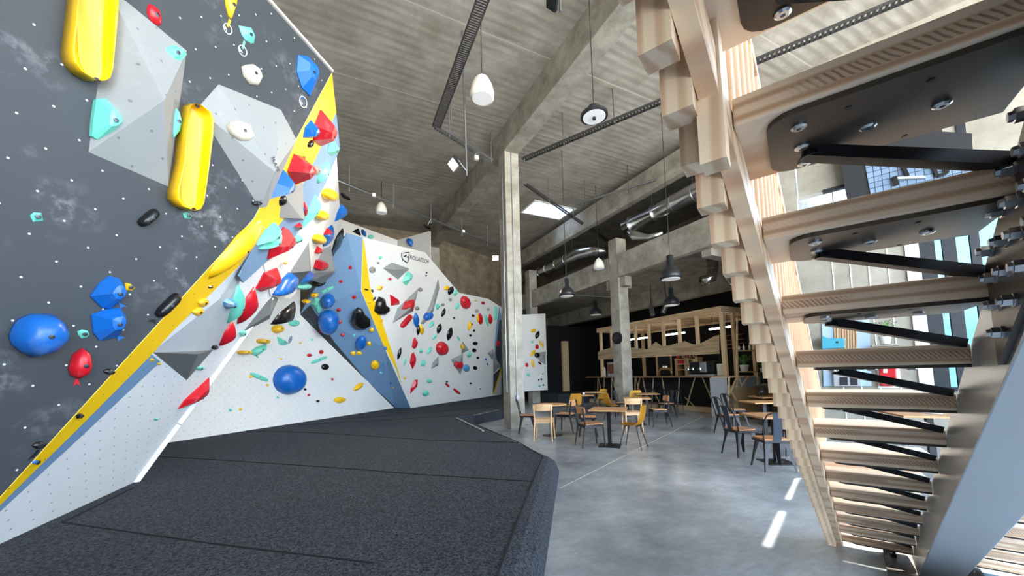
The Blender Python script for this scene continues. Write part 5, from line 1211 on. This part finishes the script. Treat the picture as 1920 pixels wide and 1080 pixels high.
bm = bm_new(); slab(bm, XB + .08, XB + .16, ym + .35, ym + .62, CZ + .12, CZ + .5); mk('front_plate', bm, 'zinc', o, bevel=.02)
for y in (ym + .5, ym + .8, ym + 1.0):
    bm = bm_new(); lathe(bm, [(.05, 0), (.05, .06), (.035, .1)], (XB + .1, y + .1, CZ + .22), 12); tube(bm, [V(XB + .1, y + .1, CZ + .25), V(XB - .05, y + .1, CZ + .24)], .014, 8); mk('group_head', bm, 'zinc', o)
o = root('coffee_grinder', (XB + .3, ym - .12, CZ), 'white coffee grinder with dark hopper beside the espresso machine', 'grinder')
bm = bm_new(); slab(bm, XB + .18, XB + .42, ym - .2, ym + .03, CZ, CZ + .42); mk('body', bm, 'lamp_white', o, bevel=.03)
bm = bm_new(); lathe(bm, [(.05, .42), (.09, .66), (.09, .68)], (XB + .3, ym - .085, CZ), 14); mk('hopper', bm, 'black_metal', o)
y_ = bx(1186, 700).y
o = root('glass_jar', (XB + .1, y_, CZ), 'teal grey jar standing on the bar beside the speaker column', 'jar')
bm = bm_new(); lathe(bm, [(.13, 0), (.14, .05), (.14, .28), (.11, .3), (.11, .33)], (XB + .1, y_, CZ), 16); mk('body', bm, 'chair_grey', o, smooth=True)
y_ = bx(1146, 690).y; zt_ = bx(1146, 683).z
o = root('picture_box', (XB + .4, y_, CZ), 'pinkish framed box standing on the far end of the bar', 'box')
bm = bm_new(); slab(bm, XB + .3, XB + .5, y_ - .34, y_ + .34, CZ, zt_ + .1); mk('body', bm, 'grey_paint', o)
bm = bm_new(); slab(bm, XB + .28, XB + .3, y_ - .28, y_ + .28, CZ + .15, zt_); mk('front', bm, 'rust', o)
y_ = bx(1137, 700).y
bm = bm_new(); lathe(bm, [(.05, 0), (.05, .36), (.03, .42), (.03, .46)], (XB + .15, y_, CZ), 12); tag(mk('bottle', bm, 'lamp_white'), 'white bottle at the far end of the bar', 'bottle')
# back shelf with books and bottles
XS = 14.9
def sh_(x, y): return on_x(x, y, XS)
s0_, s1_ = sh_(1267, 671), sh_(1307, 704); ymx, ymn = s0_.y, s1_.y
o = root('back_shelf', (XS, (ymx + ymn) / 2, 0), 'open wooden back shelf with books and jars behind the bar', 'shelf')
zt_ = sh_(1285, 671).z; zlo = .9
for x in (1268, 1286, 1306):
    y = sh_(x, 690).y; bm = bm_new(); slab(bm, XS, XS + .35, y - .07, y + .07, 0, zt_); mk('upright', bm, 'bar_wood', o)
levels = [zt_ - .05, sh_(1275, 682).z, sh_(1296, 692).z, zlo]
for z in levels:
    bm = bm_new(); slab(bm, XS, XS + .35, ymn, ymx, z - .04, z); mk('shelf_board', bm, 'bar_wood_long', o)
rb = random.Random(3); n_b = 0
cols = ('book', 'hold_red', 'fascia_wood', 'dark_panel', 'rust', 'lamp_white')
for li, z in enumerate((zt_, levels[1], levels[2])):
    y = ymn + .12; k = 0
    yend = ymn + (ymx - ymn) * (.95 if li == 0 else .46)
    while y < yend:
        w_ = rb.uniform(.05, .09); hh = rb.uniform(.16, .24); bm = bm_new(); slab(bm, XS + .04, XS + .26, y, y + w_ - .006, z, z + hh)
        tag(mk('book', bm, cols[rb.randrange(6)], bevel=.004), 'book standing in the row on the ' + ('top', 'second', 'third')[li] + ' board of the back shelf', 'book', 'books on the back shelf, ' + ('top', 'second', 'third')[li] + ' board'); y += w_; k += 1
yj = sh_(1277, 678).y; bm = bm_new(); slab(bm, XS + .04, XS + .3, yj - .3, yj + .2, levels[1], levels[1] + .22); tag(mk('crate', bm, 'cabinet_red', bevel=.02), 'red crate in the back shelf behind the bar', 'crate')
a_, b2 = on_x(1230, 667, 15.4), on_x(1259, 706, 15.4)
o = root('framed_board', (15.45, (a_.y + b2.y) / 2, a_.z - 1), 'dark framed board on the black wall behind the beer tap', 'framed board')
for (c_, s_) in (((15.45, a_.y, (a_.z + 1) / 2), (.06, .1, a_.z - 1)), ((15.45, b2.y, (a_.z + 1) / 2), (.06, .06, a_.z - 1)), ((15.45, (a_.y + b2.y) / 2, a_.z), (.06, a_.y - b2.y, .06))):
    bm = bm_new(); box(bm, c_, s_); mk('frame_bar', bm, 'bar_wood', o)
bm = bm_new(); slab(bm, 15.46, 15.6, b2.y, a_.y, 1.0, a_.z); mk('board', bm, 'dark_panel', o)
for k, yy in enumerate((632, 641, 649, 656)):
    a_, b2 = on_x(1362, yy - 2, 15.4), on_x(1398, yy - 6, 15.4)
    bm = bm_new(); bar(bm, a_, b2, .24, .03); o = mk('wall_shelf', bm, 'book'); tag(o, ('top', 'second', 'third', 'lowest')[k] + ' board of the four reddish wall shelves behind the canopy corner', 'wall shelf', 'reddish wall shelves')
for (xa, xb, y0_, y1_, X_, lab) in ((1247, 1284, 625, 627, XB + 1.2, 'glowing tube lamp in the middle of the bar canopy'), (1330, 1371, 614, 616, XB + .9, 'glowing tube lamp at the corner end of the bar canopy'), (1183, 1214, 634.5, 635, XB + 1.4, 'glowing tube lamp beside the speaker column in the bar canopy')):
    a_, b2 = on_x(xa, y0_, X_), on_x(xb, y1_, X_); a_.z = b2.z = (a_.z + b2.z) / 2
    o = root('tube_lamp', (a_ + b2) / 2, lab, 'tube lamp', 'tube lamps under the canopy')
    bm = bm_new(); tube(bm, [a_, b2], .035, 10); mk('tube', bm, 'tube_on', o)
    for f_ in (.15, .85):
        q = a_.lerp(b2, f_); bm = bm_new(); tube(bm, [q + V(0, 0, .03), V(q.x, q.y, CT - .16)], .008, 6); mk('cable', bm, 'cable', o)
# bar stools
so = None
for i, (x, y) in enumerate(((1275, 767), (1305, 767), (1246, 768), (1222, 766))):
    lab = ('bar stool with round black seat, second from the bar corner', 'bar stool with round black seat, closest to the bar corner', 'bar stool third from the bar corner', 'bar stool closest to the speaker column')[i]
    if so is None:
        o = so = root('bar_stool', (0, 0, 0), lab, 'bar stool', 'bar stools in front of the bar')
        bm = bm_new(); lathe(bm, [(.16, .73), (.175, .74), (.175, .76), (.16, .77)], (0, 0, 0), 20); mk('seat', bm, 'black_metal', o, world=False)
        for a_ in range(4):
            an = PI / 4 + a_ * PI / 2; bm = bm_new(); tube(bm, [V(math.cos(an) * .1, math.sin(an) * .1, .735), V(math.cos(an) * .22, math.sin(an) * .22, 0)], .013, 8); mk('leg', bm, 'chair_grey', o, world=False)
        bm = bm_new(); tube(bm, [V(.19 * math.cos(t_ * PI / 8), .19 * math.sin(t_ * PI / 8), .25) for t_ in range(17)], .009, 6); mk('foot_ring', bm, 'chair_grey', o, world=False)
    else: o = copy_tree(so); o['label'] = lab
    p_ = at_z(x, y, 0); o.location = (min(p_.x, XB - .32), p_.y, 0)

# ================================================================== overhead: ducts, trays, lamps
XD = 10.2
def dz_(x, y): return on_x(x, y, XD)
o = root('air_duct', (XD, 8.5, 6.9), 'big silver ventilation duct above the low beam, ending above the bracket column', 'air duct')
pA, pB = dz_(1178, 424), V(XD, 2.0, 6.93)
bm = bm_new(); tube(bm, [V(XD, pA.y + .1, 6.95), V(XD, 5.3, 6.95)], .30, 28); mk('pipe', bm, 'duct_steel', o, smooth=True)
for y in [10.2, 9.1, 8.3, 7.5, 6.8, 6.1, 5.5]:
    bm = bm_new(); tube(bm, [V(XD + .305 * math.cos(t_ * PI / 10), y, 6.95 + .305 * math.sin(t_ * PI / 10)) for t_ in range(21)], .012, 6, caps=False); mk('band', bm, 'zinc', o)
for y in (9.1, 7.5, 6.1):
    bm = bm_new(); tube(bm, [V(XD - .15, y, 7.2), V(XD - .15, y, CEIL)], .008, 6); mk('hanger', bm, 'galvanised', o)
bm = bm_new(); tube(bm, [V(XD, pA.y - .1, 6.75), V(XD + .1, pA.y - .25, 6.5), V(XD + .35, pA.y - .7, 6.3), V(XD + .5, pA.y - 1.2, 6.35)], [.2, .22, .2, .16], 18); mk('outlet', bm, 'duct_steel', o, smooth=True)
o = root('air_duct', (XD, 15.5, 6.8), 'smaller silver ventilation duct running back beside the tall column', 'air duct')
bm = bm_new(); tube(bm, [V(XD, 22, 6.84), V(XD, 14.4, 6.84), V(XD + .05, 13.6, 6.86), V(XD + .3, 12.9, 6.8), V(XD + .6, 12.3, 6.6)], [.24, .24, .25, .25, .2], 24); mk('pipe', bm, 'duct_steel', o, smooth=True)
for y in (17, 16.2, 15.3, 14.5):
    bm = bm_new(); tube(bm, [V(XD + .25 * math.cos(t_ * PI / 10), y, 6.84 + .25 * math.sin(t_ * PI / 10)) for t_ in range(21)], .012, 6, caps=False); mk('band', bm, 'zinc', o)
for y in (15.8, 14.0):
    bm = bm_new(); tube(bm, [V(XD, y, 7.0), V(XD, y, CEIL)], .008, 6); mk('hanger', bm, 'galvanised', o)
for i, (px, dx) in enumerate(((1336, -.4), (1364, .9))):
    p_ = on_y(px, 500, 8.0); o = root('air_duct', (p_.x, 8.0, 4.4), ('flexible silver duct elbow dropping below the low ceiling, with a kinked end', 'flexible silver duct elbow turning towards the stair slats')[i], 'air duct')
    bm = bm_new(); tube(bm, [V(p_.x, 8, 5.25), V(p_.x, 8, 4.75), V(p_.x + dx * .25, 8, 4.5), V(p_.x + dx, 8.1, 4.38)], .17, 20); mk('pipe', bm, 'duct_steel', o, smooth=True)
    for z in (5.1, 4.95, 4.8):
        bm = bm_new(); tube(bm, [V(p_.x + .175 * math.cos(t_ * PI / 8), 8 + .175 * math.sin(t_ * PI / 8), z) for t_ in range(17)], .008, 5, caps=False); mk('ridge', bm, 'galvanised', o)
# cable trays, perforated: two side flanges, a floor of slats
def tray(pts, label, w=.14, h_=.06, hang=(), slat=.06, mat='tray_dark', hm='galvanised', top=CEIL):
    o = root('cable_tray', pts[0], label, 'cable tray'); bm = bm_new(); up = V(0, 0, 1)
    for a_, b2 in zip(pts, pts[1:]):
        d = (b2 - a_).normalized(); s_ = V(d.y, -d.x, 0).normalized()
        for k in (-1, 1): bar(bm, a_ + s_ * k * w / 2, b2 + s_ * k * w / 2, .012, h_)
        n_ = int((b2 - a_).length / slat)
        for i in range(n_):
            c = a_ + d * (i + .5) * slat; bar(bm, c - s_ * w / 2 - V(0, 0, h_ * .45), c + s_ * w / 2 - V(0, 0, h_ * .45), slat * .6, .006)
    mk('tray', bm, mat, o)
    for p_ in hang:
        bm = bm_new(); bar(bm, p_ + V(0, 0, -.1), V(p_.x, p_.y, top), .03, .03); mk('hanger', bm, hm, o)
    return o
TZ = 7.86
def T(x, y): return at_z(x, y, TZ)
a1 = T(905, 0); a2 = T(818, 238)
tray([a2 + (a1 - a2) * 3, a2], 'dark perforated cable tray running overhead beside the climbing wall', .2, .07, (T(846, 225) ,), .05)
a3 = T(921, 302); tray([a2, a3], 'zinc cable tray from the overhead corner to the concrete beam', .16, .06, (T(843, 250), T(921, 298)), .08, 'galvanised')
a4 = T(985, 345); a5 = T(1112, 433); tray([a4, a5 + (a5 - a4) * .3], 'dark cable tray running from the main column past the skylight', .12, .05, (T(1030, 374), T(1075, 405)), .08)
a6 = T(981, 299); a7 = T(1290, 169); tray([a6, a7 + (a7 - a6) * .8], 'long dark cable tray from the main column towards the stair', .16, .06, (T(983, 297), T(1057, 265), T(1152, 224), T(1267, 178)), .08)
def rail(pts, label, r=.02, hang=(), mat='galvanised', z=6.6):
    o = root('light_rail', pts[0], label, 'light rail'); bm = bm_new(); tube(bm, pts, r, 8); mk('rail', bm, mat, o)
    for p_ in hang:
        bm = bm_new(); bar(bm, p_ + V(0, 0, -.2), V(p_.x, p_.y, CEIL), .025, .025); mk('hanger', bm, 'galvanised', o)
Rz = lambda x, y: at_z(x, y, 7.86)
rail([Rz(600, 326), Rz(641, 342), Rz(933, 462)], 'grey conduit rail across the back of the hall, carrying the flood lamps', .045, (Rz(655, 349), Rz(738, 381), Rz(808, 410), Rz(866, 434), Rz(914, 454)))
rail([Rz(1076, 384), Rz(1330, 306)], 'thin grey conduit rail in front of the big duct', .04, (Rz(1097, 378), Rz(1178, 353), Rz(1280, 322)))
q1_ = V(XD - .35, on_x(1022, 548, 9.6).y, 4.8)
rail([on_x(1068, 552, 9.4), on_x(1150, 558, 9.4)], 'thin conduit rail under the low beam behind the black pendant', .015)
# switch boxes on the rails
for (x, y, z, lab) in ((701, 366, 7.86, 'small white junction box on the back conduit rail'), (869, 434, 7.86, 'pair of small white boxes on the back conduit rail'), (893, 296, 7.78, 'white cap lamp under the zinc cable tray')):
    p_ = at_z(x, y, z); bm = bm_new(); box(bm, p_, (.12, .1, .12)); tag(mk('junction_box', bm, 'lamp_white', bevel=.01), lab, 'junction box')
# flood lamps
def flood(px, z, lab, lit, aim, hang_to):
    p_ = at_z(*px, z); o = root('flood_lamp', p_, lab, 'flood lamp', 'flood lamps on the rails'); d = Vector(aim).normalized()
    s_, t_, _ = frame(d); r3 = Matrix((s_, t_, d)).transposed()
    bm = bm_new(); box(bm, p_, (.26, .2, .07), r3); mk('housing', bm, 'black_metal', o, bevel=.01)
    bm = bm_new(); box(bm, p_ + d * .04, (.22, .16, .02), r3); mk('lens', bm, 'lamp_on' if lit else 'dark_panel', o)
    bm = bm_new(); q = Vector(hang_to); tube(bm, [p_ - d * .03, p_ - d * .1 + V(0, 0, .03), q], .014, 6); mk('bracket', bm, 'galvanised', o)
    if lit:
        ld = bpy.data.lights.new('flood_light', 'SPOT'); ld.energy = 380; ld.spot_size = 1.9; ld.spot_blend = .6; ld.color = (1, .84, .66); ld.shadow_soft_size = .12
        lo = bpy.data.objects.new('flood_light', ld); COL.objects.link(lo); lo.location = p_ + d * .08; lo.rotation_euler = d.to_track_quat('-Z', 'Y').to_euler()
pole = T(868, 128)
o = root('hanging_pole', (pole.x, pole.y, 6.6), 'slim grey pole hanging from the overhead tray, holding a lit flood lamp', 'pole')
pt_ = T(868, 128); bm = bm_new(); pb2 = on(875, 330, pt_, Vector((ray(868, 128).x, ray(868, 128).y, 0))); tube(bm, [pb2, V(pt_.x, pt_.y, CEIL)], .022, 8); mk('pole', bm, 'galvanised', o)
fl1 = at_z(852, 307, pb2.z + .12)
flood((852, 307), pb2.z + .12, 'lit flood lamp on the hanging pole under the ceiling', True, V(-.8, -.05, -.75), pb2 + V(0, 0, .1))
fl2 = at_z(929, 483, 6.0)
flood((929, 483), 6.0, 'lit flood lamp beside the tall concrete column', True, V(-.35, -.7, -.6), V(4.57, 9.6, 6.0) if False else fl2 + V(.25, .2, .1))
flood((648, 369), 7.55, 'dark flood lamp at the climbing wall end of the back rail', False, V(-.4, .5, -.6), Rz(655, 349) + V(0, 0, .12)); flood((801, 425), 7.55, 'dark flood lamp in the middle of the back rail', False, V(-.3, .6, -.6), Rz(808, 410))
flood((1035, 3), 7.7, 'rust brown flood lamp hanging by the ceiling beam', False, V(-.5, .3, -.7), T(1050, 2)); 
bm = bm_new(); hp = T(1050, 2); bar(bm, hp + V(0, 0, -.2), V(hp.x, hp.y, CEIL), .035, .035); tag(mk('hanging_pole', bm, 'galvanised'), 'short grey ceiling pole holding the rust brown flood lamp', 'pole')
# pendants
def bell(px, z, r, lab, mat='lamp_black', top=CEIL, tall=1.0, style='bell'):
    p_ = at_z(*px, z); o = root('pendant_lamp', p_, lab, 'pendant lamp', 'pendant lamps')
    if style == 'bell': prof = [(r, 0), (r * .98, r * .35), (r * .8, r * .75), (r * .45, r * 1.1), (r * .32, r * 1.2), (r * .3, r * 2.2), (r * .1, r * 2.3)]
    elif style == 'cone': prof = [(r, 0), (r * 1.0, r * .5), (r * .85, r * 1.1), (r * .55, r * 1.7), (r * .2, r * 2.0), (r * .08, r * 2.15)]
    else: prof = [(r, 0), (r, r * .18), (r * .7, r * .3), (r * .45, r * .35), (r * .45, r * .75), (r * .1, r * .8)]
    bm = bm_new(); lathe(bm, prof, p_, 24); mk('lamp_shade', bm, mat, o, smooth=style != 'disc')
    bm = bm_new(); lathe(bm, [(r * .82, -.004), (r * .82, -.012)], p_, 24); mk('diffuser', bm, 'lens_pale', o)
    if style == 'disc':
        bm = bm_new(); lathe(bm, [(r * .12, -.012), (r * .12, -.05)], p_, 14); mk('sensor', bm, 'lamp_black', o)
    bm = bm_new(); tube(bm, [p_ + V(0, 0, prof[-1][1] - .01), V(p_.x, p_.y, top)], .009, 6); mk('cord', bm, 'cable', o)
bell((904, 184), 7.0, .24, 'white cone pendant lamp near the overhead tray', 'lamp_white', CEIL, 1, 'cone')
bell((1114, 219), 6.0, .24, 'round black industrial lamp with pale glass and a long cord', 'lamp_black', CEIL, 1, 'disc')
bell((1258, 523), 3.95, .29, 'black bell pendant lamp in front of the low beam, towards the stair', 'lamp_black', CEIL)
bell((1063, 555), 3.9, .25, 'black bell pendant lamp between the two concrete columns', 'lamp_black', CEIL)
bell((1259, 572), 3.75, .27, 'black bell pendant lamp above the timber bar canopy', 'lamp_black', 5.25)
bell((1117, 590), 3.9, .26, 'dim bell pendant lamp at the far end of the bar canopy', 'lamp_black', 5.25)
bell((715, 399), 7.5, .2, 'small white cone pendant lamp near the back rail', 'lamp_white', CEIL, 1, 'cone')
bell((1123, 504), 5.4, .2, 'small white cone pendant lamp in front of the low beam', 'lamp_white', CEIL, 1, 'cone')
bell((1573, 493), 4.0, .10, 'small black pendant lamp seen through the upper stair treads', 'lamp_black', CEIL)
for i, (px, aim) in enumerate((((1222, 582), V(-.3, -.4, -.8)), ((1247, 576), V(-.3, .2, -.8)))):
    p_ = at_z(*px, 4.1); o = root('track_spotlight', p_, ('grey cylinder spotlight pointing at the canopy, farther from the stair', 'grey cylinder spotlight beside the bell lamp above the canopy')[i], 'spotlight', 'cylinder spotlights above the canopy')
    d = aim.normalized(); bm = bm_new(); tube(bm, [p_ - d * .25, p_ + d * .25], .1, 16); mk('housing', bm, 'galvanised', o, smooth=False)
    bm = bm_new(); tube(bm, [p_ - d * .2, V(p_.x, p_.y, 5.25)], .015, 6); mk('stem', bm, 'black_metal', o)
# speaker on the bracket column
sp_p = on(1159, 634, V(9.62, 10.47, 2), V(0, -1, 0)) if False else on_x(1159, 634, 9.62)
o = root('wall_speaker', sp_p, 'round black speaker mounted on the bracket column', 'speaker')
bm = bm_new(); lathe(bm, [(.22, 0), (.22, .1), (.18, .13), (.05, .12)], sp_p, 24, V(-1, 0, 0)); mk('housing', bm, 'black_metal', o)
bm = bm_new(); lathe(bm, [(.07, .115), (.07, .14), (.03, .15)], sp_p, 16, V(-1, 0, 0)); mk('cone', bm, 'dark_panel', o)
